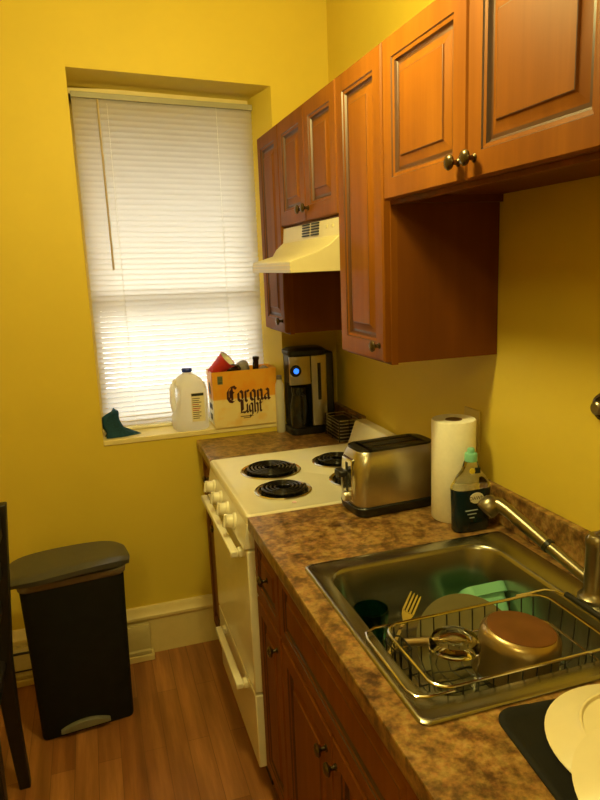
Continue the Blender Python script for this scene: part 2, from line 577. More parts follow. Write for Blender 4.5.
def door(parent, xb, y0, y1, z0, z1, name='door', knob=None, t=0.020):
    """raised panel front facing -x; xb is its back plane"""
    if y0 > y1: y0, y1 = y1, y0
    w, h = y1 - y0, z1 - z0
    s = min(1.0, min(w, h) / 0.27)
    def rr(ins, d):
        i = ins * s
        return [(xb - d, y0 + i, z0 + i), (xb - d, y1 - i, z0 + i), (xb - d, y1 - i, z1 - i), (xb - d, y0 + i, z1 - i)]
    bm = B()
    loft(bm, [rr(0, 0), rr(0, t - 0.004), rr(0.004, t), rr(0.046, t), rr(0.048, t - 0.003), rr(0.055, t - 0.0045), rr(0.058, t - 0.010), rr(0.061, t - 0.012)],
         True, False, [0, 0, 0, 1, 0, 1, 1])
    d = obj(name, bm, ['wood', 'glaze'], parent, smooth=15)
    bm = B()
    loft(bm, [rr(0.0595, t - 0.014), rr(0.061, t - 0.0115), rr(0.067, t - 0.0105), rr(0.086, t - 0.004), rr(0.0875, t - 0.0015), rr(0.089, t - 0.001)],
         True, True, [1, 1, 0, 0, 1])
    # front cap is wood
    bm.faces.ensure_lookup_table()
    bm.faces[-1].material_index = 0
    obj('panel', bm, ['wood', 'glaze'], d, smooth=15)
    if knob:
        obj('knob', knob_bm(xb - t, knob[0], knob[1]), 'bronze', d)
    return d

UF = -0.302     # upper cabinet face frame
ZT = 2.100
def upper(name, label, y0, y1, z0):
    c = thing(name, label, 'cabinet', (-0.15, (y0 + y1) / 2, z0))
    ya, yb = min(y0, y1), max(y0, y1)
    bm = B()
    # carcass with a recessed underside
    box(bm, -0.285, -0.002, ya, ya + 0.014, z0, ZT, 1)
    box(bm, -0.285, -0.002, yb - 0.014, yb, z0, ZT, 1)
    box(bm, -0.285, -0.002, ya + 0.014, yb - 0.014, z0 + 0.018, z0 + 0.032, 1)
    box(bm, -0.285, -0.002, ya + 0.014, yb - 0.014, ZT - 0.014, ZT, 1)
    box(bm, -0.010, -0.002, ya + 0.014, yb - 0.014, z0 + 0.032, ZT - 0.014, 1)
    obj('carcass', bm, ['wood', 'woodside'], c, smooth=0)
    bm = B()
    box(bm, UF, -0.285, ya, yb, z0 - 0.004, z0 + 0.04)
    box(bm, UF, -0.285, ya, yb, ZT - 0.04, ZT)
    box(bm, UF, -0.285, ya, ya + 0.035, z0 + 0.04, ZT - 0.04)
    box(bm, UF, -0.285, yb - 0.035, yb, z0 + 0.04, ZT - 0.04)
    obj('face_frame', bm, 'wood', c, smooth=0)
    return c

G = 0.0025
C0, C1, C2, C3, C4, C5, C6 = -0.041, -0.331, -0.620, -0.903, -1.199, -1.5635, -1.935
c = upper('wall_cabinet', 'narrow single-door wall cabinet in the corner beside the window', C0, C1 + 0.0005, 1.363)
door(c, UF, C0 - G, C1 + G, 1.367, ZT - 0.002, knob=(C1 + 0.030, 1.409))
c = upper('wall_cabinet', 'short two-door wall cabinet mounted above the cream range hood', C1, C3, 1.7443)
door(c, UF, C1 - G, C2 + G / 2, 1.748, ZT - 0.002, knob=(C2 + 0.028, 1.786))
door(c, UF, C2 - G / 2, C3 + G, 1.748, ZT - 0.002, knob=(C2 - 0.028, 1.786))
c = upper('wall_cabinet', 'tall single-door wall cabinet with bare brown side, between hood and double cabinet', C3 - 0.0005, C4, 1.363)
door(c, UF, C3 - G, C4 + 0.004, 1.367, ZT - 0.002, knob=(C4 + 0.030, 1.406))
c = upper('wall_cabinet', 'wide two-door orange maple wall cabinet above the sink, nearest the camera', C4 - 0.0005, C6, 1.7464)
door(c, UF, C4 - 0.004, C5 + G / 2, 1.752, ZT - 0.002, knob=(C5 + 0.027, 1.788))
door(c, UF, C5 - G / 2, C6 + G, 1.752, ZT - 0.002, knob=(C5 - 0.027, 1.788))

BF = -0.600     # base cabinet face
def base(label, y0, y1, name='base_cabinet'):
    ya, yb = min(y0, y1), max(y0, y1)
    c = thing(name, label, 'cabinet', (-0.3, (y0 + y1) / 2, 0))
    bm = B()
    box(bm, BF + 0.018, -0.004, ya, ya + 0.016, 0.09, 0.875)
    box(bm, BF + 0.018, -0.004, yb - 0.016, yb, 0.09, 0.875)
    box(bm, BF + 0.018, -0.004, ya + 0.016, yb - 0.016, 0.09, 0.106)
    box(bm, -0.014, -0.004, ya + 0.016, yb - 0.016, 0.106, 0.875)
    obj('carcass', bm, 'woodside', c, smooth=0)
    bm = B()
    box(bm, BF, BF + 0.018, ya, yb, 0.09, 0.125)
    box(bm, BF, BF + 0.018, ya, yb, 0.84, 0.875)
    box(bm, BF, BF + 0.018, ya, yb, 0.655, 0.69)
    box(bm, BF, BF + 0.018, ya, ya + 0.03, 0.125, 0.84)
    box(bm, BF, BF + 0.018, yb - 0.03, yb, 0.125, 0.84)
    obj('face_frame', bm, 'wood', c, smooth=0)
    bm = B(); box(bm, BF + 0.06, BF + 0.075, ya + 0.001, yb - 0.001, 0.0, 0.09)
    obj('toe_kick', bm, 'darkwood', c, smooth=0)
    return c

c = base('dark narrow base cabinet in the corner between window wall and stove', -0.035, -0.322)
door(c, BF, -0.038, -0.319, 0.678, 0.868, 'drawer', (-0.19, 0.80))
door(c, BF, -0.038, -0.319, 0.10, 0.668, 'door', (-0.29, 0.63))
c = base('narrow base cabinet with one drawer and one door, right beside the stove', -0.935, -1.185)
door(c, BF, -0.938, -1.180, 0.678, 0.868, 'drawer', (-1.072, 0.780))
door(c, BF, -0.938, -1.180, 0.10, 0.668, 'door', (-1.148, 0.616))
c = base('wide two-door sink base cabinet with a long false drawer front under the sink', -1.186, -1.940)
door(c, BF, -1.191, -1.936, 0.678, 0.868, 'false_front')
door(c, BF, -1.191, -1.5605, 0.10, 0.668, 'door', (-1.528, 0.614))
door(c, BF, -1.5645, -1.936, 0.10, 0.668, 'door', (-1.586, 0.614))

# ------------------------------------------------------------------ countertops
def worktop_far():
    t = thing('countertop', 'short brown laminate countertop in the corner between window wall and stove', 'countertop', (-0.3, -0.16, 0.876))
    bm = B(); box(bm, FRONT, -0.002, -0.324, -0.002, 0.876, TOPZ)
    obj('worktop', bm, 'counter', t, bevel=0.006)
    bm = B(); box(bm, -0.022, -0.002, -0.324, -0.002, TOPZ, TOPZ + 0.10)
    obj('backsplash', bm, 'counter', t, bevel=0.003)
worktop_far()
SX0, SX1, SY0, SY1 = -0.586, -0.050, -1.887, -1.300   # sink rim
NY = -2.36
t = thing('countertop', 'long brown speckled laminate countertop holding the sink', 'countertop', (-0.3, -1.6, 0.876))
bm = B()
hx0, hx1, hy0, hy1 = SX0 + 0.012, SX1 - 0.012, SY0 + 0.012, SY1 - 0.012
oc = [(FRONT, NY), (-0.002, NY), (-0.002, -0.932), (FRONT, -0.932)]
ic = [(hx0, hy0), (hx1, hy0), (hx1, hy1), (hx0, hy1)]
V = {}
for nm, pts in (('o', oc), ('i', ic)):
    for k, (x, y) in enumerate(pts):
        for zz in (0.876, TOPZ):
            V[nm, k, zz] = bm.verts.new((x, y, zz))
for k in range(4):
    j = (k + 1) % 4
    bm.faces.new((V['o', k, TOPZ], V['o', j, TOPZ], V['i', j, TOPZ], V['i', k, TOPZ]))
    bm.faces.new((V['o', k, 0.876], V['i', k, 0.876], V['i', j, 0.876], V['o', j, 0.876]))
    bm.faces.new((V['o', k, 0.876], V['o', j, 0.876], V['o', j, TOPZ], V['o', k, TOPZ]))
    bm.faces.new((V['i', k, TOPZ], V['i', j, TOPZ], V['i', j, 0.876], V['i', k, 0.876]))
obj('worktop', bm, 'counter', t, bevel=0.006)
bm = B(); box(bm, -0.022, -0.002, NY, -0.932, TOPZ, TOPZ + 0.10)
obj('backsplash', bm, 'counter', t, bevel=0.003)

# ------------------------------------------------------------------ stove
SA, SB = -0.3275, -0.9290        # far and near sides
st = thing('stove', 'cream white electric coil stove between the two countertops', 'stove', (-0.33, -0.63, 0))
bm = B(); box(bm, -0.614, -0.03, SB, SA, 0.075, 0.888)
obj('body', bm, 'enamel', st, bevel=0.003)
bm = B(); box(bm, -0.60, -0.05, SB + 0.015, SA - 0.015, 0.0, 0.075)
obj('kick_plate', bm, 'black', st)
# cooktop with a slightly raised rim
bm = B()
cxm, cym = (-0.637 - 0.03) / 2, (SA + SB) / 2
hxm, hym = (0.637 - 0.03) / 2, (SA - SB) / 2
loft(bm, [rrect(cxm, cym, hxm, hym, 0.012, 0.888), rrect(cxm, cym, hxm, hym, 0.012, 0.911), rrect(cxm, cym, hxm - 0.004, hym - 0.004, 0.012, 0.916),
          rrect(cxm, cym, hxm - 0.013, hym - 0.013, 0.012, 0.916), rrect(cxm, cym, hxm - 0.019, hym - 0.019, 0.012, 0.912)])
obj('cooktop', bm, 'enamel', st)
# backguard
bm = B(); prism(bm, [(-0.092, 0.9125), (-0.060, 1.000), (-0.050, 1.010), (-0.012, 1.010), (-0.005, 1.0), (-0.005, 0.9125)], 'y', SB + 0.004, SA - 0.012)
obj('backguard', bm, 'enamel', st, bevel=0.003)
# sloping front control panel
bm = B(); prism(bm, [(-0.615, 0.888), (-0.636, 0.888), (-0.650, 0.812), (-0.615, 0.812)], 'y', SB + 0.001, SA - 0.001)
obj('control_panel', bm, 'enamel', st, bevel=0.002)
nrm = Vector((-0.984, 0, 0.18))
for y in (-0.440, -0.565, -0.675, -0.785):
    bm = B()
    lathe(bm, [(0.026, 0), (0.026, 0.006), (0.021, 0.010), (0.019, 0.026), (0.016, 0.029), (0.0005, 0.029)], (-0.6435, y, 0.848), align(nrm), 24)
    k = obj('knob', bm, 'enamel', st)
    bm = B()
    T = Matrix.Translation((-0.6435, y, 0.848)) @ align(nrm)
    vs = box(bm, -0.0205, 0.0205, -0.0045, 0.0045, 0.024, 0.036)
    bmesh.ops.transform(bm, matrix=T, verts=vs)
    obj('grip', bm, 'enamel', k, bevel=0.002)
# burners
def burner(cx, cy, R):
    zc = 0.912
    bm = B()
    lathe(bm, [(R + 0.004, zc + 0.0005), (R + 0.006, zc + 0.003), (R + 0.002, zc + 0.0055), (R - 0.006, zc + 0.003), (R * 0.4, zc + 0.001), (0.002, zc + 0.001)], (cx, cy, 0), None, 40, mis=[0, 0, 0, 1, 1])
    d = obj('drip_pan', bm, ['chrome', 'pan'], st)
    bm = B()
    turns = 4 if R < 0.095 else 5
    n = turns * 28
    pts = []
    for i in range(n + 1):
        a = 2 * PI * turns * i / n
        r = 0.020 + (R - 0.014 - 0.020) * i / n
        pts.append((cx + r * math.cos(a), cy + r * math.sin(a), zc + 0.0115))
    tube(bm, pts, 0.0048, 8)
    for a in (0.5, 0.5 + 2 * PI / 3, 0.5 + 4 * PI / 3):
        tube(bm, [(cx + 0.012 * math.cos(a), cy + 0.012 * math.sin(a), zc + 0.005), (cx + (R - 0.008) * math.cos(a), cy + (R - 0.008) * math.sin(a), zc + 0.005)], 0.0025, 6)
    obj('burner_coil', bm, 'coil', d)
burner(-0.457, -0.535, 0.100)
burner(-0.475, -0.752, 0.086)
burner(-0.205, -0.525, 0.086)
burner(-0.205, -0.745, 0.100)
bm = B(); lathe(bm, [(0.007, 0.913), (0.007, 0.915), (0.004, 0.9165), (0.0004, 0.9165)], (-0.475, -0.872, 0), None, 16)
obj('indicator_light', bm, 'pink', st)
# oven door, handle
bm = B(); box(bm, -0.640, -0.615, SB + 0.003, SA - 0.003, 0.342, 0.804)
od = obj('oven_door', bm, 'enamel', st, bevel=0.004)
def bar_handle(par, y0, y1, z, xo, xb):
    bm = B()
    box(bm, xo, xo + 0.024, y0, y1, z - 0.010, z + 0.010)
    box(bm, xo + 0.024, xb + 0.003, y0, y0 + 0.03, z - 0.012, z + 0.012)
    box(bm, xo + 0.024, xb + 0.003, y1 - 0.03, y1, z - 0.012, z + 0.012)
    return obj('handle', bm, 'enamel', par, bevel=0.004)
bar_handle(od, SB + 0.035, SA - 0.035, 0.787, -0.682, -0.640)
bm = B(); box(bm, -0.640, -0.615, SB + 0.003, SA - 0.003, 0.082, 0.334)
dr = obj('storage_drawer', bm, 'enamel', st, bevel=0.004)
bar_handle(dr, -0.815, -0.445, 0.300, -0.676, -0.640)

# ------------------------------------------------------------------ range hood
hd = thing('range_hood', 'cream range hood with black vents under the short cabinet above the stove', 'range hood', (-0.2, -0.62, 1.59))
HA, HB = C1 - 0.004, C3 + 0.004
bm = B()
def hp(y, xf):
    return [(-0.006, y, 1.591), (xf, y, 1.591), (xf, y, 1.622), (xf + 0.012, y, 1.627), (xf + 0.075, y, 1.645), (-0.345, y, 1.667), (-0.318, y, 1.690), (-0.314, y, 1.740), (-0.006, y, 1.740)]
loft(bm, [hp(HB, -0.466), hp(HA, -0.434)])
obj('shell', bm, 'hood', hd, bevel=0.0015)
for (ya, yb) in ((-0.725, -0.655), (-0.635, -0.565)):
    for k in range(5):
        z = 1.700 + k * 0.0085
        bm = B(); box(bm, -0.3195 + (0.0008 * (k - 2)), -0.312, ya, yb, z, z + 0.0042)
        obj('vent_slot', bm, 'ink', hd, smooth=0)
for y in (-0.575, -0.545) :
    pass
for y in (-0.79, -0.84):
    bm = B(); box(bm, -0.319, -0.313, y - 0.009, y + 0.009, 1.715, 1.725)
    obj('switch', bm, 'hood', hd, bevel=0.001)
for z in (1.600, 1.611):
    bm = B(); hexa(bm, [(-0.4672, HB, z), (-0.4352, HA, z), (-0.432, HA, z), (-0.464, HB, z), (-0.4672, HB, z + 0.003), (-0.4352, HA, z + 0.003), (-0.432, HA, z + 0.003), (-0.464, HB, z + 0.003)])
    obj('trim_line', bm, 'trim', hd, smooth=0)

# ------------------------------------------------------------------ venetian blind
vb = thing('venetian_blind', 'closed white venetian blind hanging in the window recess', 'blind', (-0.65, 0.145, 2.28))
BX0, BX1, BY = WL + 0.008, WR - 0.046, 0.145
bm = B(); hexa(bm, [(BX0, BY - 0.017, 2.270), (BX1, BY - 0.017, 2.240), (BX1, BY + 0.017, 2.240), (BX0, BY + 0.017, 2.270), (BX0, BY - 0.017, 2.292), (BX1, BY - 0.017, 2.262), (BX1, BY + 0.017, 2.262), (BX0, BY + 0.017, 2.292)])
obj('headrail', bm, 'rail', vb, bevel=0.002)
bm = B()
zs0, zs1, ns = SILL + 0.028, 2.255, 62
tilt = -math.radians(61)
for i in range(ns):
    z = zs0 + (zs1 - zs0) * i / (ns - 1)
    drop = 0.015 * (i / (ns - 1))
    prev = None
    for k in range(5):
        u = (k - 2) / 2 * 0.0124
        crown = 0.0022 * (1 - ((k - 2) / 2) ** 2)
        dy = u * math.cos(tilt) + crown * math.sin(tilt)
        dz = u * math.sin(tilt) - crown * math.cos(tilt)
        # the outer edge hangs low
        a = bm.verts.new((BX0 + 0.002, BY + dy, z + dz + drop))
        b = bm.verts.new((BX1 - 0.002, BY + dy, z + dz - drop))
        if prev:
            bm.faces.new((prev[0], prev[1], b, a))
        prev = (a, b)
obj('slats', bm, 'slat', vb, smooth=60)
bm = B(); box(bm, BX0 + 0.002, BX1 - 0.002, BY - 0.013, BY + 0.013, SILL + 0.002, SILL + 0.015)
obj('bottom_rail', bm, 'enamel', vb, bevel=0.003)
bm = B(); tube(bm, [(-0.900, BY - 0.024, 2.262), (-0.899, BY - 0.026, 2.0), (-0.897, BY - 0.026, 1.62)], 0.0042, 8)
obj('wand', bm, 'gold', vb)
for x in (-0.865, -0.44):
    bm = B(); tube(bm, [(x, BY - 0.0145, 2.25), (x, BY - 0.0145, SILL + 0.012)], 0.0009, 5)
    obj('ladder_cord', bm, 'enamel', vb)

# ------------------------------------------------------------------ baseboard heater (low box behind the bin)
ht = thing('baseboard_heater', 'low beige baseboard heater cover on the floor behind the black trash can', 'heater', (-1.4, -0.05, 0))
bm = B(); prism(bm, [(-0.0235, 0.03), (-0.074, 0.03), (-0.074, 0.045), (-0.066, 0.05), (-0.066, 0.128), (-0.052, 0.152), (-0.0305, 0.152)], 'x', -2.1, -0.895)
obj('cover', bm, 'heater', ht, bevel=0.002)
bm = B(); box(bm, -2.1, -0.885, -0.078, -0.0235, 0.0, 0.028)
obj('base_strip', bm, 'trim', ht, bevel=0.003)
for z in (0.060, 0.135):
    bm = B(); box(bm, -2.08, -1.02, -0.069, -0.060, z, z + 0.006)
    obj('louver', bm, 'ink', ht, smooth=0)

# ------------------------------------------------------------------ sink
sk = thing('sink', 'stainless steel single-bowl drop-in sink set into the brown countertop', 'sink', ((SX0 + SX1) / 2, (SY0 + SY1) / 2, 0.74))
scx, scy = (SX0 + SX1) / 2, (SY0 + SY1) / 2
shx, shy = (SX1 - SX0) / 2, (SY1 - SY0) / 2
bx0, bx1, by0, by1 = -0.548, -0.118, -1.842, -1.342
bcx, bcy, bhx, bhy = (bx0 + bx1) / 2, (by0 + by1) / 2, (bx1 - bx0) / 2, (by1 - by0) / 2
bm = B()
loft(bm, [rrect(scx, scy, shx, shy, 0.018, 0.9145), rrect(scx, scy, shx, shy, 0.018, 0.918), rrect(scx, scy, shx - 0.004, shy - 0.004, 0.018, 0.921),
          rrect(scx, scy, shx - 0.010, shy - 0.010, 0.018, 0.9195),
          rrect(bcx, bcy, bhx + 0.004, bhy + 0.004, 0.072, 0.9185), rrect(bcx, bcy, bhx, bhy, 0.07, 0.916), rrect(bcx, bcy, bhx - 0.004, bhy - 0.004, 0.068, 0.908),
          rrect(bcx, bcy, bhx - 0.012, bhy - 0.012, 0.066, 0.790), rrect(bcx, bcy, bhx - 0.016, bhy - 0.016, 0.064, 0.765), rrect(bcx, bcy, bhx - 0.028, bhy - 0.028, 0.055, 0.749),
          rrect(bcx, bcy, bhx - 0.045, bhy - 0.045, 0.05, 0.745), rrect(bcx, bcy, 0.05, 0.05, 0.049, 0.741)], False, True)
obj('basin', bm, 'sinksteel', sk, smooth=60)
bm = B(); lathe(bm, [(0.045, 0.7415), (0.045, 0.744), (0.036, 0.7445), (0.030, 0.742), (0.0005, 0.742)], (bcx, bcy, 0))
obj('drain', bm, 'chrome', sk)

# faucet with a pull-out spray swung along the wall
FX, FY = -0.080, -1.672
fc = thing('faucet', 'brushed nickel pull-out faucet at the back of the sink, spout swung along the wall', 'faucet', (FX, FY, 0.919))
bm = B(); lathe(bm, [(0.032, 0.9195), (0.032, 0.926), (0.025, 0.932), (0.0215, 0.940), (0.021, 1.035), (0.0225, 1.040), (0.0225, 1.052), (0.016, 1.060), (0.0005, 1.062)], (FX, FY, 0))
obj('body', bm, 'nickel', fc)
bm = B()
tube(bm, [(FX, FY, 0.950), (-0.087, -1.640, 0.962), (-0.105, -1.560, 0.992)], 0.0125, 16)
sp = obj('spout', bm, 'nickel', fc)
bm = B()
tube(bm, [(-0.1045, -1.562, 0.991), (-0.1065, -1.553, 0.995)], 0.0155, 16)
obj('collar', bm, 'black', sp)
bm = B()
tube(bm, [(-0.1065, -1.553, 0.995), (-0.118, -1.500, 1.016), (-0.131, -1.445, 1.038), (-0.138, -1.424, 1.045), (-0.148, -1.410, 1.044)], 0.016, 16, radii=[0.0135, 0.015, 0.0155, 0.017, 0.017])
sp2 = obj('spray_wand', bm, 'nickel', fc)
bm = B()
lathe(bm, [(0.015, -0.018), (0.023, -0.008), (0.0255, 0.004), (0.025, 0.016), (0.022, 0.022), (0.0005, 0.023)], (-0.150, -1.408, 1.042), align((-0.75, 0.05, -0.62)), 24)
obj('spray_head', bm, 'nickel', sp2)
bm = B()
tube(bm, [(FX, FY, 1.06), (FX + 0.004, FY - 0.02, 1.075), (FX + 0.02, FY - 0.09, 1.105)], 0.007, 10)
obj('lever', bm, 'nickel', fc)

# ------------------------------------------------------------------ dish rack hung across the sink
rk = thing('dish_rack', 'chrome wire over-sink dish rack with black grips lying across the sink', 'dish rack', (-0.34, -1.725, 0.78))
def rline(cx, cy, hx, hy, r, z, n=6, tilt=0.0):
    return [(x, y, z + tilt * (x - cx)) for x, y, _ in rrect(cx, cy, hx, hy, r, 0, n)]
RCX, RCY, RHX, RHY = -0.350, -1.728, 0.180, 0.104
bm = B(); tube(bm, rline(RCX, RCY, RHX, RHY, 0.035, 0.928), 0.0030, 8, closed=True)
obj('top_ring', bm, 'chrome', rk)
bm = B(); tube(bm, rline(RCX - 0.004, RCY, RHX - 0.002, RHY - 0.004, 0.035, 0.878), 0.0022, 8, closed=True)
obj('lower_ring', bm, 'chrome', rk)
bm = B()
for k in range(12):
    x = RCX - RHX + 0.022 + k * (2 * RHX - 0.044) / 11
    tube(bm, [(x, RCY - RHY + 0.002, 0.926), (x, RCY - RHY + 0.006, 0.84), (x, RCY - RHY + 0.02, 0.829), (x, RCY + RHY - 0.02, 0.829), (x, RCY + RHY - 0.006, 0.84), (x, RCY + RHY - 0.002, 0.926)], 0.0013, 6)
for k in range(5):
    y = RCY - RHY + 0.03 + k * (2 * RHY - 0.06) / 4
    tube(bm, [(RCX - RHX + 0.002, y, 0.926), (RCX - RHX + 0.008, y, 0.838), (RCX - RHX + 0.02, y, 0.8325), (RCX + RHX - 0.02, y, 0.8325), (RCX + RHX - 0.008, y, 0.838), (RCX + RHX - 0.002, y, 0.926)], 0.0013, 6)
obj('wire_basket', bm, 'black', rk)
bm = B()
tube(bm, [(-0.50, RCY + RHY + 0.004, 0.9245), (-0.545, RCY + RHY + 0.005, 0.926), (-0.566, RCY + RHY - 0.004, 0.925), (-0.572, RCY + RHY - 0.025, 0.9245), (-0.572, RCY - RHY + 0.025, 0.9245), (-0.566, RCY - RHY + 0.002, 0.925), (-0.545, RCY - RHY - 0.006, 0.926), (-0.50, RCY - RHY - 0.005, 0.9245)], 0.0024, 8)
obj('front_arm', bm, 'chrome', rk)
bm = B()
tube(bm, [(-0.23, RCY + RHY + 0.004, 0.930), (-0.160, RCY + RHY + 0.004, 0.930), (-0.140, RCY + RHY - 0.006, 0.928), (-0.130, RCY + RHY - 0.030, 0.9275), (-0.130, RCY - RHY + 0.03, 0.9275), (-0.140, RCY - RHY + 0.006, 0.928), (-0.16, RCY - RHY - 0.004, 0.930), (-0.23, RCY - RHY - 0.004, 0.930)], 0.0024, 8)
ra = obj('rear_arm', bm, 'chrome', rk)
bm = B(); tube(bm, [(-0.130, RCY + RHY - 0.026, 0.9285), (-0.130, RCY - RHY + 0.026, 0.9285)], 0.0065, 10)
obj('grip', bm, 'black', ra)
# utensil holder on the rack's left end
bm = B()
tube(bm, rline(-0.512, -1.655, 0.016, 0.028, 0.012, 0.905, 4), 0.0018, 6, closed=True)
tube(bm, rline(-0.512, -1.655, 0.016, 0.028, 0.012, 0.870, 4), 0.0018, 6, closed=True)
for (x, y) in ((-0.528, -1.675), (-0.528, -1.635), (-0.496, -1.675), (-0.496, -1.635)):
    tube(bm, [(x, y, 0.905), (x, y, 0.834)], 0.0015, 6)
obj('utensil_holder', bm, 'black', rk)

# pot, upside down in the rack
PM = Matrix.Translation((-0.302, -1.722, 0.843)) @ Matrix.Rotation(math.radians(7), 4, Vector((0.25, 1, 0)))
pt = thing('pot', 'upside-down metal saucepan with rust-brown base drying in the rack', 'pot', (-0.302, -1.722, 0.836))
bm = B()
lathe(bm, [(0.072, 0.0), (0.077, 0.0), (0.0775, 0.004), (0.076, 0.009), (0.0755, 0.060), (0.0735, 0.076), (0.068, 0.084), (0.064, 0.0855)], (0, 0, 0), PM, 44, False, False)
lathe(bm, [(0.072, 0.0), (0.0735, 0.006), (0.0725, 0.062), (0.064, 0.081), (0.0005, 0.082)], (0, 0, 0), PM, 44, False, True)
bmesh.ops.remove_doubles(bm, verts=bm.verts, dist=1e-5)
obj('pan_body', bm, 'potside', pt, smooth=50)
bm = B(); lathe(bm, [(0.0642, 0.0845), (0.0635, 0.0870), (0.060, 0.088), (0.0005, 0.088)], (0, 0, 0), PM, 44)
obj('pan_base', bm, 'copper', pt)
bm = B()
tube(bm, [(-0.368, -1.688, 0.893), (-0.395, -1.670, 0.894), (-0.44, -1.654, 0.895), (-0.495, -1.640, 0.896)], 0.0085, 10, radii=[0.006, 0.0075, 0.009, 0.008])
obj('handle', bm, 'potside', pt)

# upside-down drinking glass
gl = thing('drinking_glass', 'clear thick-bottomed glass turned upside down in the dish rack', 'glass', (-0.432, -1.722, 0.834))
bm = B()
gz = 0.834
lathe(bm, [(0.036, gz), (0.038, gz + 0.001), (0.043, gz + 0.05), (0.0465, gz + 0.070), (0.046, gz + 0.096), (0.041, gz + 0.105), (0.030, gz + 0.106), (0.026, gz + 0.102), (0.012, gz + 0.102), (0.0005, gz + 0.103)], (-0.432, -1.722, 0), None, 40, False, True)
lathe(bm, [(0.036, gz), (0.0405, gz + 0.05), (0.0425, gz + 0.072), (0.040, gz + 0.084), (0.020, gz + 0.088), (0.0005, gz + 0.088)], (-0.432, -1.722, 0), None, 40, False, True)
bmesh.ops.remove_doubles(bm, verts=bm.verts, dist=1e-5)
obj('glass_wall', bm, 'glass', gl, smooth=50)

# fork standing in the utensil holder
fk = thing('fork', 'steel fork leaning tines up on the far left corner of the dish rack', 'fork', (-0.50, -1.60, 0.89))
fb, ft = Vector((-0.530, -1.640, 0.865)), Vector((-0.432, -1.572, 0.951))
ax = (ft - fb).normalized()
sd = ax.cross(Vector((-0.35, -0.85, 0.4))).normalized()
nm = ax.cross(sd).normalized()
bm = B()
def fpt(a, s, d=0.0): return fb + ax * a + sd * s + nm * d
Lf = (ft - fb).length
loft(bm, [[fpt(a, -w, -0.001), fpt(a, w, -0.001), fpt(a, w, 0.001), fpt(a, -w, 0.001)] for a, w in ((0, 0.005), (0.04, 0.003), (Lf - 0.062, 0.003), (Lf - 0.052, 0.010), (Lf - 0.042, 0.0125))])
for s in (-0.0105, -0.0035, 0.0035, 0.0105):
    loft(bm, [[fpt(a, s - w, -0.001), fpt(a, s + w, -0.001), fpt(a, s + w, 0.001), fpt(a, s - w, 0.001)] for a, w in ((Lf - 0.044, 0.0021), (Lf - 0.006, 0.0017), (Lf, 0.0006))])
obj('tines_and_handle', bm, 'chrome', fk, smooth=30)

# plate leaning behind the rack
bm = B()
PLM = Matrix.Translation((-0.330, -1.612, 0.823)) @ Matrix.Rotation(math.radians(40), 4, 'X')
lathe(bm, [(0.0005, 0.0), (0.065, 0.0), (0.070, 0.002), (0.116, 0.011), (0.118, 0.013), (0.1155, 0.0135), (0.068, 0.005), (0.0005, 0.0035)], (0, 0, 0), PLM, 48, False, False)
tag(obj('plate', bm, 'stone', smooth=50), 'olive grey plate standing on edge in the sink behind the dish rack', 'plate')

# teal ribbed tumbler in the sink
bm = B()
prof = [(0.028, 0.746), (0.030, 0.748)]
for k in range(19):
    z = 0.752 + k * 0.006
    prof.append((0.031 + 0.008 * (k / 18) + (0.0012 if k % 2 else -0.0006), z))
prof += [(0.0385, 0.864), (0.0365, 0.864), (0.0345, 0.82), (0.028, 0.755), (0.0005, 0.753)]
lathe(bm, prof, (-0.478, -1.447, 0), None, 36, True, True)
tag(obj('tumbler', bm, 'tealglass', smooth=50), 'dark teal ribbed glass tumbler in the left corner of the sink', 'glass')
# mint tub, tipped so that its opening faces the wall
TBM = Matrix.Translation((-0.178, -1.455, 0.764)) @ Matrix.Rotation(math.radians(-48), 4, 'X')
tb = thing('food_tub', 'mint green fluted plastic tub tipped over in the sink behind the plate', 'tub', (-0.205, -1.455, 0.746))
def tT(pts): return [tuple(TBM @ Vector(p)) for p in pts]
bm = B()
loft(bm, [tT(rrect(0, 0, 0.043, 0.043, 0.018, 0.0)), tT(rrect(0, 0, 0.054, 0.050, 0.022, 0.078)), tT(rrect(0, 0, 0.0515, 0.0475, 0.020, 0.078)), tT(rrect(0, 0, 0.041, 0.041, 0.017, 0.004))])
obj('tub_wall', bm, 'mint', tb)
bm = B()
lo, hi = [], []
for i, (x, y, _) in enumerate(rrect(0, 0, 0.0585, 0.0545, 0.024, 0, 8)):
    s_ = 1.0 + (0.02 if i % 2 else 0.0)
    lo.append((x * s_, y * s_, 0.055)); hi.append((x * s_, y * s_, 0.080))
loft(bm, [tT(rrect(0, 0, 0.0535, 0.0495, 0.022, 0.055, 8)), tT(lo), tT(hi), tT(rrect(0, 0, 0.0542, 0.0502, 0.022, 0.080, 8))], False, False)
obj('rim', bm, 'mint', tb, smooth=50)

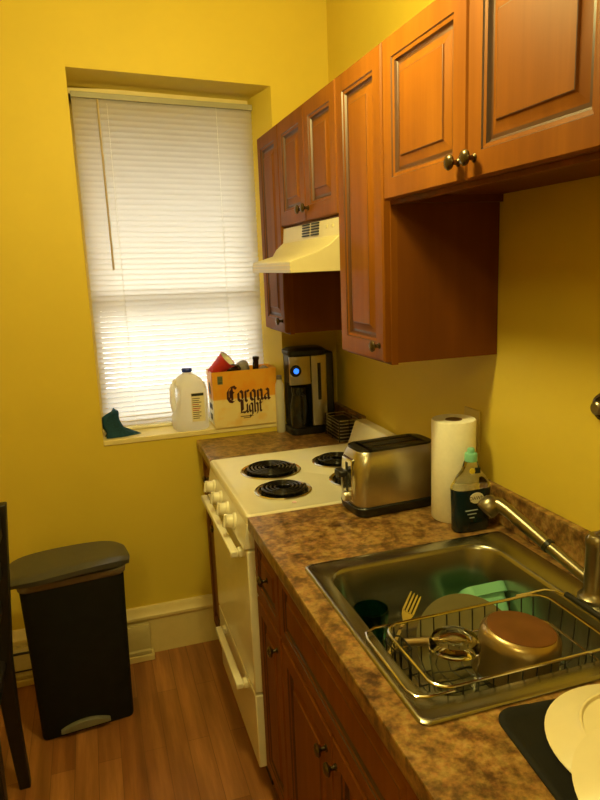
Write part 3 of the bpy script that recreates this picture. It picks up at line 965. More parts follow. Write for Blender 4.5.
# ------------------------------------------------------------------ black mat with two plates turned over
bm = B()
MM = Matrix.Translation((-0.292, -2.125, 0)) @ Matrix.Rotation(math.radians(-6), 4, 'Z')
def mr(h, r, z): return [tuple(MM @ Vector(p)) for p in rrect(0, 0, 0.200 + h, 0.215 + h, r, z, 8)]
loft(bm, [mr(0, 0.035, 0.9145), mr(0, 0.035, 0.917), mr(-0.003, 0.034, 0.919), mr(-0.010, 0.03, 0.919), mr(-0.014, 0.028, 0.917)])
tag(obj('drying_mat', bm, 'matte', smooth=50), 'black rounded drying mat on the countertop at the near end of the sink', 'mat')
def inv_plate(name, label, M):
    bm = B()
    prof = [(0.134, 0.0), (0.1365, 0.0005), (0.137, 0.0025), (0.100, 0.0165), (0.092, 0.0215), (0.0895, 0.0245), (0.0865, 0.0245), (0.084, 0.020), (0.05, 0.0195), (0.0005, 0.0195)]
    lathe(bm, prof, (0, 0, 0), M, 56, False, True)
    lathe(bm, [(0.134, 0.0), (0.098, 0.0125), (0.085, 0.0165), (0.0005, 0.0165)], (0, 0, 0), M, 56, False, True)
    bmesh.ops.remove_doubles(bm, verts=bm.verts, dist=1e-5)
    tag(obj(name, bm, 'plate', smooth=50), label, 'plate')
inv_plate('plate', 'cream plate turned face down flat on the black mat, next to the sink', Matrix.Translation((-0.306, -2.034, 0.9195)))
inv_plate('plate', 'cream plate face down, overlapping the first plate at the bottom right corner', Matrix.Translation((-0.360, -2.156, 0.9470)) @ Matrix.Rotation(math.radians(4), 4, 'X'))

# ------------------------------------------------------------------ toaster
ts = thing('toaster', 'brushed steel two-slice toaster with black base beside the paper towels', 'toaster', (-0.220, -1.003, TOPZ), math.radians(4))
TL, TW = 0.136, 0.070
def tr(dx, dy, r, z): return rrect(0, 0, TL + dx, TW + dy, r, z, 8)
bm = B()
loft(bm, [tr(-0.006, -0.004, 0.03, 0.001), tr(-0.002, 0.0, 0.032, 0.006), tr(0.002, 0.002, 0.034, 0.026), tr(-0.004, -0.003, 0.03, 0.031)])
obj('base', bm, 'black', ts, local=True)
bm = B()
loft(bm, [tr(-0.004, -0.003, 0.030, 0.028), tr(0.0, 0.0, 0.034, 0.036), tr(0.001, 0.001, 0.036, 0.100), tr(-0.002, -0.001, 0.038, 0.145), tr(-0.008, -0.006, 0.040, 0.172), tr(-0.016, -0.014, 0.036, 0.184)])
obj('shell', bm, 'steel', ts, local=True, smooth=50)
bm = B()
zt0, zt1 = 0.1835, 0.1895
ends = TL - 0.017; sides = TW - 0.015
def endcap(sg):
    pts = [(sg * 0.092, sides), (sg * 0.092, -sides)]
    arc = [(ends - 0.032 + 0.032 * math.cos(a), -sides + 0.032 + 0.032 * math.sin(a)) for a in [-PI / 2 + PI / 2 * k / 6 for k in range(7)]]
    arc += [(ends - 0.032 + 0.032 * math.cos(a), sides - 0.032 + 0.032 * math.sin(a)) for a in [PI / 2 * k / 6 for k in range(7)]]
    prism(bm, pts + [(sg * x, y) for x, y in arc], 'z', zt0, zt1)
endcap(-1); endcap(1)
box(bm, -0.092, 0.092, -sides, -0.033, zt0, zt1); box(bm, -0.092, 0.092, 0.033, sides, zt0, zt1); box(bm, -0.092, 0.092, -0.010, 0.010, zt0, zt1)
obj('top_plate', bm, 'black', ts, local=True, bevel=0.002)
for y in (-0.022, 0.022):
    bm = B(); box(bm, -0.092, 0.092, y - 0.0008, y + 0.0008, 0.1842, 0.1885)
    obj('slot_guide', bm, 'chrome', ts, local=True, smooth=0)
bm = B(); loft(bm, [[(-TL - 0.0025, y, z) for y, z in ((-0.030, 0.040), (0.030, 0.040), (0.030, 0.160), (-0.030, 0.160))], [(-TL + 0.008, y, z) for y, z in ((-0.034, 0.036), (0.034, 0.036), (0.034, 0.164), (-0.034, 0.164))]])
ep = obj('end_plate', bm, 'chrome', ts, local=True, bevel=0.002)
bm = B(); box(bm, -TL - 0.0035, -TL - 0.001, -0.006, 0.006, 0.060, 0.150)
obj('lever_slot', bm, 'black', ep, local=True, smooth=0)
bm = B()
box(bm, -TL - 0.010, -TL - 0.002, -0.004, 0.004, 0.120, 0.128)
loft(bm, [[(x, s * w, z) for s, z in ((-1, 0.114), (1, 0.114), (1, 0.130), (-1, 0.130))] for x, w in ((-TL - 0.008, 0.022), (-TL - 0.026, 0.022), (-TL - 0.034, 0.016))])
obj('lever', bm, 'black', ts, local=True, bevel=0.003)
bm = B(); lathe(bm, [(0.015, 0), (0.015, 0.010), (0.012, 0.014), (0.0005, 0.014)], (-TL - 0.002, 0.0, 0.050), align((-1, 0, 0)), 20)
obj('browning_dial', bm, 'steel', ts, local=True)

# ------------------------------------------------------------------ paper towel roll
pr = thing('paper_towel_roll', 'white paper towel roll standing on the counter behind the dish soap', 'paper towels', (-0.103, -1.157, TOPZ))
bm = B()
n = 48
def prr(r, z): return ring(-0.103, -1.157, z, r, n)
loft(bm, [prr(0.022, 1.190), prr(0.0565, 1.192), prr(0.059, 1.189), prr(0.059, 0.918), prr(0.0565, 0.915), prr(0.022, 0.915)], False, False)
obj('paper', bm, 'paper', pr)
bm = B()
loft(bm, [prr(0.0185, 0.915), prr(0.0185, 1.191), prr(0.0222, 1.191), prr(0.0222, 0.915)], False, False)
obj('core', bm, 'card', pr)

# ------------------------------------------------------------------ dish soap
SXC, SYC = -0.107, -1.250
ds = thing('dish_soap_bottle', 'squeeze bottle of dark blue dish soap in front of the paper towels', 'bottle', (SXC, SYC, TOPZ))
def so(hx, hy, z): return [(SXC + hx * math.copysign(abs(math.cos(a)) ** 0.6, math.cos(a)), SYC + hy * math.copysign(abs(math.sin(a)) ** 0.8, math.sin(a)), z) for a in [2 * PI * i / 32 for i in range(32)]]
bm = B()
loft(bm, [so(0.048, 0.022, 0.915), so(0.0515, 0.0245, 0.919), so(0.052, 0.025, 0.96), so(0.0545, 0.026, 1.020), so(0.0550, 0.026, 1.030)])
obj('soap_fill', bm, 'soap', ds, smooth=50)
bm = B()
loft(bm, [so(0.0550, 0.026, 1.0305), so(0.0535, 0.026, 1.038), so(0.040, 0.022, 1.058), so(0.025, 0.018, 1.076), so(0.0195, 0.0155, 1.090), so(0.0165, 0.0145, 1.1000)])
obj('clear_shoulder', bm, 'clearplastic', ds, smooth=50)
bm = B(); lathe(bm, [(0.0165, 1.1005), (0.0165, 1.119), (0.0145, 1.122), (0.010, 1.123), (0.0095, 1.132), (0.0075, 1.1345), (0.0005, 1.1345)], (SXC, SYC, 0), None, 24)
obj('cap', bm, 'tealcap', ds)
yl = SYC - 0.0275
LM = Matrix.Translation((SXC + 0.004, yl, 1.0)) @ Matrix.Rotation(PI / 2, 4, 'X')
bm = B()
fr = [bm.verts.new((SXC + 0.002 + 0.0200 * math.cos(a), yl, 1.008 + 0.0145 * math.sin(a))) for a in [2 * PI * i / 28 for i in range(28)]]
bk = [bm.verts.new((v.co.x, yl + 0.002, v.co.z)) for v in fr]
bm.faces.new(fr)
for i in range(28): bm.faces.new((fr[i], fr[(i + 1) % 28], bk[(i + 1) % 28], bk[i]))
lb = obj('label', bm, 'whiteink', ds, smooth=0, label='white oval label')
bm = B(); text_bm(bm, 'DAWN', 0.0135, Matrix.Translation((SXC + 0.002, yl - 0.0004, 1.008)) @ Matrix.Rotation(PI / 2, 4, 'X'))
obj('lettering', bm, 'soap', lb, smooth=0)
bm = B()
for (x0, x1, z) in ((-0.030, 0.006, 0.975), (-0.024, 0.002, 0.965), (-0.018, -0.004, 0.955)):
    box(bm, SXC + x0, SXC + x1, yl + 0.0005, yl + 0.002, z, z + 0.0022)
obj('label_print', bm, 'paleblue', ds, smooth=0)
bm = B()
ny = SYC - 0.0185
fr = [bm.verts.new((SXC - 0.006 + 0.0075 * math.cos(a), ny, 1.078 + 0.0075 * math.sin(a))) for a in [2 * PI * i / 20 for i in range(20)]]
bk = [bm.verts.new((v.co.x, ny + 0.004, v.co.z)) for v in fr]
bm.faces.new(fr)
for i in range(20): bm.faces.new((fr[i], fr[(i + 1) % 20], bk[(i + 1) % 20], bk[i]))
obj('sticker', bm, 'yellowink', ds, smooth=0, label='round yellow sticker')
bm = B(); box(bm, SXC + 0.003, SXC + 0.017, ny, ny + 0.005, 1.071, 1.085)
obj('sticker', bm, 'soap', ds, smooth=0, label='square dark sticker')

# ------------------------------------------------------------------ coffee maker in the corner
cm = thing('coffee_maker', 'black and steel coffee maker with a blue lit display in the corner', 'coffee maker', (-0.185, -0.08, TOPZ))
kx0, kx1, ky0, ky1 = -0.254, -0.092, -0.132, -0.008
kc = (kx0 + kx1) / 2; kw = (kx1 - kx0) / 2
def cr(dx, z, y0=ky0, y1=ky1, r=0.03): return rrect(kc, (y0 + y1) / 2, kw + dx, (y1 - y0) / 2 + dx, r, z, 6)
bm = B(); loft(bm, [cr(-0.002, 0.915), cr(0.0, 0.919), cr(0.0, 0.942), cr(-0.004, 0.946)])
obj('base', bm, 'black', cm)
bm = B()
box(bm, kx0 + 0.010, kx1 - 0.004, -0.058, ky1, 0.946, 1.135)
loft(bm, [cr(-0.003, 1.134), cr(-0.003, 1.25)])
obj('housing', bm, 'black', cm, bevel=0.003)
bm = B(); loft(bm, [cr(-0.001, 1.250), cr(0.002, 1.256), cr(0.002, 1.268), cr(-0.010, 1.276), cr(-0.05, 1.278, r=0.01)])
obj('lid', bm, 'black', cm)
# stainless brew head front, slightly bowed
def bowed(x0, x1, z0, z1, yf, bow, n=8):
    bm = B()
    A, Bk = [], []
    for z in (z0, z1):
        ra = []
        for k in range(n + 1):
            u = k / n
            ra.append((x0 + (x1 - x0) * u, yf - bow * (1 - (2 * u - 1) ** 2), z))
        rb = [(x1, yf + 0.010, z), (x0, yf + 0.010, z)]
        A.append(ra + rb)
    loft(bm, A)
    return bm
obj('brew_head', bowed(kx0, kx0 + 0.088, 1.130, 1.245, ky0 - 0.001, 0.004), 'steel', cm, smooth=30)
obj('front_column', bowed(kx0 + 0.094, kx1 - 0.004, 0.952, 1.245, ky0 - 0.001, 0.004), 'steel', cm, smooth=30, bevel=0.001)
bm = B(); box(bm, kx0 + 0.118, kx0 + 0.132, ky0 - 0.0062, ky0, 1.06, 1.215)
obj('water_gauge', bm, 'blackgloss', cm, smooth=0)
bm = B(); lathe(bm, [(0.024, 0), (0.024, 0.004), (0.021, 0.006), (0.018, 0.005), (0.0005, 0.005)], (kx0 + 0.024, ky0 - 0.002, 1.188), align((0, -1, 0)), 28)
dp = obj('display_bezel', bm, 'blackgloss', cm)
bm = B(); lathe(bm, [(0.0115, 0.004), (0.0115, 0.0062), (0.0005, 0.0065)], (kx0 + 0.026, ky0 - 0.002, 1.188), align((0, -1, 0)), 28)
obj('display', bm, 'led', dp)
# carafe
bm = B()
lathe(bm, [(0.034, 0.947), (0.038, 0.950), (0.0405, 0.985), (0.039, 1.04), (0.032, 1.075), (0.030, 1.085), (0.034, 1.10), (0.034, 1.118), (0.0005, 1.122)], (kx0 + 0.046, -0.103, 0), None, 28)
cf = obj('carafe', bm, 'blackgloss', cm)
bm = B(); tube(bm, [(kx0 + 0.046, -0.141, 1.09), (kx0 + 0.05, -0.165, 1.085), (kx0 + 0.05, -0.170, 1.03), (kx0 + 0.048, -0.158, 0.975), (kx0 + 0.046, -0.143, 0.968)], 0.006, 8)
obj('handle', bm, 'black', cf)
bm = B(); box(bm, kx1 - 0.002, kx1 + 0.036, -0.115, ky1, 0.930, 1.255)
obj('water_tank', bm, 'black', cm, bevel=0.008)

# ------------------------------------------------------------------ black slatted wire basket
wb = thing('wire_basket', 'small black wire basket on the far counter right of the coffee maker', 'basket', (-0.055, -0.19, TOPZ))
wx0, wx1, wy0, wy1 = -0.112, -0.028, -0.308, -0.150
bm = B()
for k in range(7):
    z = 0.920 + k * 0.0135
    tube(bm, [(x, y, z) for x, y, _ in rrect((wx0 + wx1) / 2, (wy0 + wy1) / 2, (wx1 - wx0) / 2, (wy1 - wy0) / 2, 0.012, 0, 4)], 0.0020, 6, closed=True)
obj('side_wires', bm, 'steel', wb)
for x in (wx0, (wx0 + wx1) / 2, wx1):
    for y in (wy0, (wy0 + wy1) / 2, wy1):
        if x == (wx0 + wx1) / 2 and y == (wy0 + wy1) / 2: continue
        bm = B(); tube(bm, [(x, y, 0.915), (x, y, 1.004)], 0.0022, 6)
        obj('upright_wire', bm, 'black', wb)
bm = B(); box(bm, wx0 + 0.004, wx1 - 0.004, wy0 + 0.004, wy1 - 0.004, 0.917, 0.990)
obj('liner', bm, 'black', wb, bevel=0.006)

# ------------------------------------------------------------------ slim white bottle between carton and coffee maker
bt = thing('plastic_bottle', 'slim pale white plastic bottle between the beer carton and coffee maker', 'bottle', (-0.274, -0.0345, TOPZ))
bm = B(); lathe(bm, [(0.016, 0.915), (0.018, 0.918), (0.0185, 1.10), (0.017, 1.122), (0.011, 1.138), (0.010, 1.143)], (-0.2735, -0.0345, 0))
obj('bottle_body', bm, 'jug', bt)
bm = B(); lathe(bm, [(0.0112, 1.1432), (0.0112, 1.158), (0.009, 1.160), (0.0005, 1.160)], (-0.2735, -0.0345, 0))
obj('bottle_cap', bm, 'greybag', bt)

# ------------------------------------------------------------------ beer carton on the sill
KX0, KX1, KY0, KY1, KZ0, KZ1 = -0.552, -0.284, -0.012, 0.108, SILL + 0.001, 1.192
ct = thing('beer_carton', 'orange and yellow beer carton on the window sill, open and full of empties', 'carton', (KX0, KY0, KZ0))
bm = B()
def kr(i, z, flare=0.0): return [(KX0 + i - flare, KY0 + i - flare, z), (KX1 - i + flare, KY0 + i - flare, z), (KX1 - i + flare, KY1 - i, z), (KX0 + i - flare, KY1 - i, z)]
loft(bm, [kr(0, KZ0), kr(0, KZ0 + 0.1), kr(0, KZ1, 0.004), kr(0.002, KZ1, 0.004), kr(0.002, KZ0 + 0.003)])
cb = obj('carton_box', bm, 'carton', ct, smooth=0)
# blackletter wordmark drawn with a broad nib
GL = {
 'C': (0.98, [[(0.92, 1.18), (0.66, 1.42), (0.34, 1.34), (0.10, 1.02), (0.08, 0.42), (0.30, 0.08), (0.60, 0.0), (0.94, 0.24)], [(0.50, 1.38), (0.50, 0.16)], [(0.34, 1.1), (0.34, 0.35)], [(0.50, 0.9), (0.66, 0.8)]]),
 'o': (0.66, [[(0.12, 0.22), (0.12, 0.80), (0.32, 0.98), (0.52, 0.80), (0.52, 0.22), (0.32, 0.02), (0.12, 0.22)]]),
 'r': (0.56, [[(0.04, 0.84), (0.16, 0.94), (0.16, 0.10), (0.26, 0.0)], [(0.16, 0.78), (0.34, 0.98), (0.48, 0.84)]]),
 'n': (0.70, [[(0.04, 0.84), (0.16, 0.94), (0.16, 0.10), (0.26, 0.0)], [(0.16, 0.80), (0.38, 0.98), (0.54, 0.82), (0.54, 0.12), (0.66, 0.0)]]),
 'a': (0.68, [[(0.12, 0.84), (0.32, 0.98), (0.50, 0.84), (0.50, 0.12), (0.62, 0.0)], [(0.50, 0.56), (0.22, 0.50), (0.10, 0.22), (0.28, 0.02), (0.50, 0.16)]]),
 'L': (0.86, [[(0.14, 1.34), (0.28, 1.44), (0.28, 0.14), (0.16, 0.0)], [(0.18, 0.06), (0.50, 0.10), (0.80, 0.0), (0.84, 0.24)], [(0.48, 1.40), (0.48, 0.30)], [(0.28, 1.30), (0.62, 1.42)]]),
 'i': (0.36, [[(0.06, 0.84), (0.18, 0.94), (0.18, 0.10), (0.30, 0.0)], [(0.14, 1.26), (0.22, 1.18)]]),
 'g': (0.66, [[(0.50, 0.88), (0.30, 0.98), (0.12, 0.80), (0.12, 0.24), (0.30, 0.04), (0.50, 0.22)], [(0.50, 0.94), (0.50, -0.24), (0.30, -0.44), (0.10, -0.30)]]),
 'h': (0.70, [[(0.06, 1.30), (0.16, 1.42), (0.16, 0.08), (0.26, 0.0)], [(0.16, 0.80), (0.38, 0.98), (0.54, 0.82), (0.54, 0.04), (0.42, -0.2)]]),
 't': (0.50, [[(0.18, 1.30), (0.18, 0.14), (0.32, 0.0), (0.44, 0.10)], [(0.04, 0.94), (0.42, 0.94)]]),
}
def wordmark(bm, word, x0, z0, hgt, width, y, nib=0.135, slant=0.0):
    tot = sum(GL[ch][0] for ch in word)
    sx = width / tot
    nx, nz = nib * math.cos(math.radians(38)), nib * math.sin(math.radians(38))
    x = 0.0
    for ch in word:
        adv, strokes = GL[ch]
        for s in strokes:
            for (a, b) in zip(s[:-1], s[1:]):
                q = [(a[0] - nx, a[1] - nz), (a[0] + nx, a[1] + nz), (b[0] + nx, b[1] + nz), (b[0] - nx, b[1] - nz)]
                vs = [bm.verts.new((x0 + (x + px) * sx, y, z0 + pz * hgt + slant * (x + px) * sx)) for px, pz in q]
                ar = sum(q[i][0] * q[(i + 1) % 4][1] - q[(i + 1) % 4][0] * q[i][1] for i in range(4))
                if abs(ar) > 1e-4:
                    bm.faces.new(vs)
        x += adv
bm = B()
wordmark(bm, 'Corona', KX0 + 0.056, KZ0 + 0.106, 0.047, 0.186, KY0 - 0.0030)
wordmark(bm, 'Light', KX0 + 0.106, KZ0 + 0.056, 0.040, 0.102, KY0 - 0.0020)
obj('lettering', bm, 'maroon', cb, smooth=0, label='dark maroon blackletter lettering')
bm = B()
box(bm, KX0 + 0.020, KX0 + 0.042, KY0 - 0.0045, KY0 - 0.002, KZ1 - 0.052, KZ1 - 0.018)
text_bm(bm, '12', 0.017, Matrix.Translation((KX0 + 0.031, KY0 - 0.005, KZ1 - 0.030)) @ Matrix.Rotation(PI / 2, 4, 'X'), 1)
box(bm, KX0 + 0.024, KX0 + 0.038, KY0 - 0.0050, KY0 - 0.004, KZ1 - 0.047, KZ1 - 0.043, 1)
obj('pack_count', bm, ['olive', 'ink'], cb, smooth=0, label='small olive square with the pack count')
bm = B()
box(bm, KX0 + 0.110, KX0 + 0.165, KY0 - 0.0016, KY0 + 0.001, KZ0 + 0.040, KZ0 + 0.0425)
box(bm, KX0 + 0.122, KX0 + 0.153, KY0 - 0.0016, KY0 + 0.001, KZ0 + 0.033, KZ0 + 0.0350)
obj('small_print', bm, 'maroon', cb, smooth=0)
bm = B()
box(bm, KX0 - 0.0012, KX0 + 0.001, KY0 + 0.015, KY1 - 0.012, KZ0 + 0.012, KZ0 + 0.11, 0)
box(bm, KX0 - 0.0022, KX0 - 0.001, KY0 + 0.03, KY1 - 0.03, KZ0 + 0.075, KZ0 + 0.098, 1)
box(bm, KX0 - 0.0022, KX0 - 0.001, KY0 + 0.04, KY1 - 0.045, KZ0 + 0.03, KZ0 + 0.055, 1)
obj('side_print', bm, ['whiteink', 'ink'], cb, smooth=0)
bm = B(); lathe(bm, [(0.016, 0.0), (0.016, 0.001), (0.0005, 0.001)], (KX0 - 0.0035, KY0 + 0.06, KZ0 + 0.165), align((-1, 0, 0)) @ Matrix.Diagonal((1.6, 1, 1, 1)), 24)
obj('hand_hole', bm, 'ink', cb, smooth=0)

# things poking out of the carton
cp = thing('paper_cup', 'tipped red paper cup with cream inside, lying in the carton top', 'cup', (-0.505, 0.05, 1.19))
CD = Vector((0.62, -0.30, 0.62)).normalized()
CO = Vector((-0.538, 0.050, 1.175))
bm = B()
lathe(bm, [(0.0005, 0), (0.028, 0), (0.0285, 0.002), (0.040, 0.092)], CO, align(CD), 32, False, False)
lathe(bm, [(0.0405, 0.0905), (0.0422, 0.092), (0.0415, 0.0945), (0.0395, 0.0935)], CO, align(CD), 32, False, False)
obj('cup_wall', bm, 'red', cp, smooth=50)
bm = B(); lathe(bm, [(0.0394, 0.0925), (0.027, 0.004), (0.0005, 0.004)], CO, align(CD), 32, False, False)
obj('cup_lining', bm, 'cupin', cp)
bm = B()
bd = Vector((0.06, -0.05, 1)).normalized()
lathe(bm, [(0.026, 0.0), (0.028, 0.004), (0.028, 0.13), (0.022, 0.155), (0.013, 0.185), (0.0125, 0.235), (0.0145, 0.237), (0.0145, 0.247), (0.012, 0.249), (0.0005, 0.249)], (-0.366, 0.05, 0.990), align(bd), 24)
tag(obj('beer_bottle', bm, 'brown', smooth=50), 'dark brown bottle with its neck sticking out of the beer carton', 'bottle')
def lump(name, mat, label, cat, c, r, seed, sc=(1, 1, 1), amp=0.35):
    rnd = random.Random(seed)
    bm = B()
    bmesh.ops.create_icosphere(bm, subdivisions=3, radius=1.0)
    dirs = [(Vector((rnd.uniform(-1, 1), rnd.uniform(-1, 1), rnd.uniform(-1, 1))).normalized(), rnd.uniform(-amp, amp)) for _ in range(14)]
    for v in bm.verts:
        n = v.co.normalized()
        d = 1.0
        for q, a in dirs:
            d += a * max(0, n.dot(q)) ** 5
        v.co = Vector(c) + Vector((n.x * sc[0], n.y * sc[1], n.z * sc[2])) * r * d
    return tag(obj(name, bm, mat, smooth=80), label, cat)
lump('plastic_bag', 'greybag', 'crumpled grey plastic bag in the carton beside the bottle neck', 'bag', (-0.408, 0.045, 1.196), 0.030, 3, (1.2, 1.0, 0.9))
lump('crumpled_wrapper', 'brown', 'dark crumpled wrapper in the carton beside the red cup', 'wrapper', (-0.450, 0.018, 1.196), 0.023, 5, (1.5, 0.8, 0.8))
lump('crumpled_wrapper', 'greybag', 'small grey crumpled wrapper at the right end of the carton top', 'wrapper', (-0.318, 0.045, 1.180), 0.020, 9, (1.2, 1.0, 0.9))

# ------------------------------------------------------------------ milk jug on the sill
JX, JY = -0.644, 0.062
mj = thing('milk_jug', 'translucent white gallon milk jug with blue cap on the window sill', 'jug', (JX, JY, SILL))
def jr(h, z, r, dx=0.0): return rrect(JX + dx, JY, h, min(h, 0.066), min(r, min(h, 0.066) - 0.001), SILL + z, 6)
bm = B()
loft(bm, [jr(0.064, 0.001, 0.03), jr(0.072, 0.008, 0.032), jr(0.0735, 0.05, 0.032), jr(0.0735, 0.145, 0.034), jr(0.0725, 0.170, 0.036), jr(0.066, 0.195, 0.042), jr(0.048, 0.216, 0.044), jr(0.028, 0.229, 0.026), jr(0.0195, 0.232, 0.019), jr(0.0195, 0.240, 0.019)])
# press in the handle side (towards the left)
for v in bm.verts:
    z = v.co.z - SILL
    if 0.075 < z < 0.22 and v.co.x < JX - 0.02:
        k = math.sin((z - 0.075) / 0.145 * PI)
        v.co.x = max(v.co.x, JX - 0.074 + 0.034 * k + 0.0)
jb = obj('jug_body', bm, 'jug', mj, smooth=60)
bm = B()
tube(bm, [(JX - 0.030, JY - 0.004, SILL + 0.212), (JX - 0.052, JY - 0.006, SILL + 0.203), (JX - 0.066, JY - 0.008, SILL + 0.175), (JX - 0.068, JY - 0.008, SILL + 0.125), (JX - 0.062, JY - 0.006, SILL + 0.08)], 0.0125, 12)
obj('handle', bm, 'jug', jb)
bm = B(); lathe(bm, [(0.0215, 0.2405), (0.0215, 0.252), (0.0195, 0.2555), (0.0005, 0.256)], (JX, JY, SILL), None, 28)
obj('cap', bm, 'blue', mj)
bm = B()
lx0, lx1, ly = JX + 0.000, JX + 0.054, JY - 0.0668
box(bm, lx0, lx1, ly - 0.0012, ly + 0.002, SILL + 0.040, SILL + 0.160, 0)
box(bm, lx0 + 0.002, lx1 - 0.002, ly - 0.002, ly, SILL + 0.147, SILL + 0.158, 1)
for k in range(11):
    z = SILL + 0.135 - k * 0.0083
    w = random.uniform(0.55, 0.95)
    box(bm, lx0 + 0.004, lx0 + 0.004 + 0.046 * w, ly - 0.002, ly, z, z + 0.0032, 2 if k in (3, 5, 6) else 3)
obj('label', bm, ['plate', 'ink', 'red', 'rim'], mj, smooth=0, label='cream paper label with black heading')

# ------------------------------------------------------------------ teal cloth on the sill corner
bm = B()
N1, N2 = 26, 14
rnd = random.Random(4)
ph = [rnd.uniform(0, 6.28) for _ in range(6)]
rings = []
for i in range(N2 + 1):
    v = i / N2
    rr_ = []
    for k in range(N1):
        a = 2 * PI * k / N1
        r = (0.047 - 0.010 * v ** 2 - 0.010 * math.sin(v * PI)) * (1 + 0.16 * math.sin(3 * a + ph[0] + 4 * v) + 0.10 * math.sin(5 * a + ph[1] - 5 * v))
        if v > 0.75: r *= math.sqrt(max(0.02, 1 - ((v - 0.75) / 0.26) ** 2))
        stretch = 1.0 + (0.75 * max(0, 1 - v * 3.2) if math.cos(a) > 0.2 else 0)
        x = -0.957 + r * math.cos(a) * stretch - 0.006 * v + 0.008 * math.sin(6 * v + 1)
        y = 0.056 + r * 0.72 * math.sin(a)
        rr_.append((max(x, WL + 0.003), y, SILL + 0.001 + (0.104 + 0.014 * math.cos(a + 0.8)) * v + 0.003 * math.sin(4 * a) * v))
    rings.append(rr_)
loft(bm, rings)
tag(obj('dish_cloth', bm, 'teal', smooth=80), 'crumpled dark teal cloth heaped in the left corner of the window sill', 'cloth')

# ------------------------------------------------------------------ trash can
tc = thing('trash_can', 'tall black plastic pedal trash can against the yellow wall', 'trash can', (-1.162, -0.325, 0), math.radians(6))
def tcr(w, d0, d1, r, z): return rrect(0, (d1 + d0) / 2, w, (d1 - d0) / 2, r, z, 6)
bm = B()
loft(bm, [tcr(0.157, -0.105, 0.090, 0.02, 0.002), tcr(0.159, -0.108, 0.092, 0.02, 0.012), tcr(0.165, -0.112, 0.095, 0.022, 0.30), tcr(0.173, -0.116, 0.100, 0.03, 0.570)])
# hollow the toe recess of the pedal
obj('bin_body', bm, 'matte', tc, local=True, smooth=40)
bm = B(); loft(bm, [tcr(0.173, -0.116, 0.100, 0.03, 0.5705), tcr(0.178, -0.120, 0.102, 0.03, 0.575), tcr(0.181, -0.121, 0.103, 0.03, 0.594), tcr(0.175, -0.116, 0.100, 0.03, 0.5955)])
obj('rim', bm, 'rim', tc, local=True)
# lid: swells across the front and dips at the hinge
bm = B()
NXL, NYL = 20, 12
def lidz(u, v):
    return 0.624 + 0.010 * math.cos(u * PI / 2) + 0.006 * math.sin(u * 2.2) * (1 - v) - 0.012 * v
grid = {}
for i in range(NXL + 1):
    for j in range(NYL + 1):
        u = -1 + 2 * i / NXL
        v = j / NYL
        cut = 0.028 * abs(u) ** 5
        y = -0.122 - 0.016 * (1 - u * u) + cut + (0.108 - cut + 0.122 + 0.016 * (1 - u * u) - cut) * v
        grid[i, j] = (-0.006 + 0.208 * u * (1 - 0.03 * abs(2 * v - 1) ** 6), y, lidz(u, v) - 0.012 * (abs(u) ** 8) - 0.010 * (max(0, 1 - v * 6) ** 2))
topv = {k: bm.verts.new(p) for k, p in grid.items()}
def wave(u): return 0.602 + 0.006 * math.sin((u + 0.25) * 3.0)
botv = {}
for k, p in grid.items():
    u = -1 + 2 * k[0] / NXL
    botv[k] = bm.verts.new((p[0] * 0.99, p[1] * 0.99, min(p[2] - 0.012, wave(u) if k[1] < 3 else 0.598)))
for i in range(NXL):
    for j in range(NYL):
        bm.faces.new((topv[i, j], topv[i + 1, j], topv[i + 1, j + 1], topv[i, j + 1]))
        bm.faces.new((botv[i, j], botv[i, j + 1], botv[i + 1, j + 1], botv[i + 1, j]))
edge = [(i, 0) for i in range(NXL)] + [(NXL, j) for j in range(NYL)] + [(i, NYL) for i in range(NXL, 0, -1)] + [(0, j) for j in range(NYL, 0, -1)]
for a, b in zip(edge, edge[1:] + edge[:1]):
    bm.faces.new((topv[a], botv[a], botv[b], topv[b]))
obj('lid', bm, 'lid', tc, local=True, smooth=50)
bm = B()
pts = []
for k in range(13):
    u = -1 + k / 6
    pts.append((0.085 * u - 0.012, 0.030 + 0.020 * (1 - u * u)))
up = pts; dn = [(x, 0.020) for x, _ in pts[::-1]]
prism(bm, up + dn, 'y', -0.126, -0.090)
obj('pedal', bm, 'pedal', tc, local=True, bevel=0.002)

# ------------------------------------------------------------------ dark chair at the left edge, facing away from the stove
ch = thing('dining_chair', 'black wooden dining chair at the left edge beside the trash can', 'chair', (-1.55, -0.82, 0))
bm = B(); loft(bm, [rrect(-1.575, -0.82, 0.215, 0.205, 0.03, 0.435), rrect(-1.575, -0.82, 0.22, 0.21, 0.03, 0.445), rrect(-1.575, -0.82, 0.22, 0.21, 0.03, 0.462), rrect(-1.575, -0.82, 0.205, 0.195, 0.03, 0.470)])
obj('seat', bm, 'darkwood', ch)
def sq(bm, pts, r):
    rings = []
    for p, w in zip(pts, r):
        rings.append([(p[0] - w, p[1] - w, p[2]), (p[0] + w, p[1] - w, p[2]), (p[0] + w, p[1] + w, p[2]), (p[0] - w, p[1] + w, p[2])])
    loft(bm, rings)
for y in (-0.640, -1.0):
    bm = B(); sq(bm, [(-1.352, y, 0.0), (-1.362, y, 0.22), (-1.366, y, 0.45), (-1.346, y, 0.70), (-1.314, y, 0.955)], [0.017, 0.021, 0.027, 0.028, 0.018])
    obj('rear_leg', bm, 'darkwood', ch, bevel=0.004)
for y in (-0.645, -0.995):
    bm = B(); sq(bm, [(-1.765, y, 0.0), (-1.762, y, 0.436)], [0.014, 0.020])
    obj('front_leg', bm, 'darkwood', ch, bevel=0.004)
bm = B()
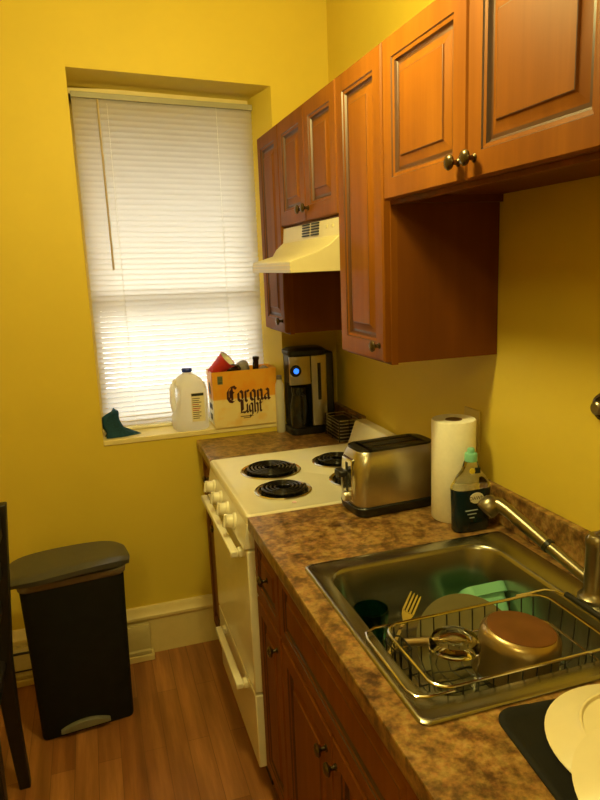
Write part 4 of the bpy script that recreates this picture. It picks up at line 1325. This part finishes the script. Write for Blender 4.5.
for z0, z1 in ((0.86, 0.945), (0.74, 0.785), (0.62, 0.665)):
    xo = -1.366 + 0.053 * max(0, (z0 - 0.45) / 0.505) ** 1.3
    box(bm, xo - 0.006, xo + 0.010, -0.985, -0.655, z0, z1)
obj('backrest', bm, 'darkwood', ch, bevel=0.003)
bm = B(); box(bm, -1.75, -1.378, -0.652, -0.634, 0.385, 0.434); box(bm, -1.75, -1.378, -1.006, -0.988, 0.385, 0.434); box(bm, -1.384, -1.366, -0.98, -0.66, 0.385, 0.434)
obj('apron', bm, 'darkwood', ch, bevel=0.002)

# ------------------------------------------------------------------ wall outlet and bronze knob on the right wall
ol = thing('wall_outlet', 'beige double outlet plate on the yellow wall behind the paper towels', 'outlet', (0, -1.09, 1.135))
bm = B(); box(bm, -0.006, -0.0005, -1.128, -1.050, 1.076, 1.196)
obj('cover_plate', bm, 'plate_beige', ol, bevel=0.002)
for z in (1.108, 1.164):
    bm = B(); lathe(bm, [(0.0165, 0), (0.0165, 0.0025), (0.0005, 0.0025)], (-0.006, -1.089, z), align((-1, 0, 0)), 24)
    so_ = obj('socket', bm, 'plate_beige', ol)
    bm = B(); box(bm, -0.0092, -0.008, -1.0965, -1.0945, z - 0.004, z + 0.007); box(bm, -0.0092, -0.008, -1.0835, -1.0815, z - 0.004, z + 0.007)
    obj('slot', bm, 'ink', so_, smooth=0)
wk = thing('wall_fixture', 'round dark bronze knob on the yellow wall at the right picture edge', 'wall fixture', (0, -1.585, 1.297))
bm = B(); lathe(bm, [(0.030, 0.0005), (0.031, 0.004), (0.028, 0.010), (0.022, 0.011), (0.020, 0.008), (0.0005, 0.008)], (0, -1.588, 1.297), align((-1, 0, 0)), 36)
obj('escutcheon', bm, 'bronze', wk)
bm = B(); lathe(bm, [(0.010, 0.008), (0.010, 0.014), (0.0145, 0.018), (0.0145, 0.026), (0.011, 0.029), (0.0005, 0.029)], (0, -1.588, 1.297), align((-1, 0, 0)), 28)
obj('dial', bm, 'nickel', wk)
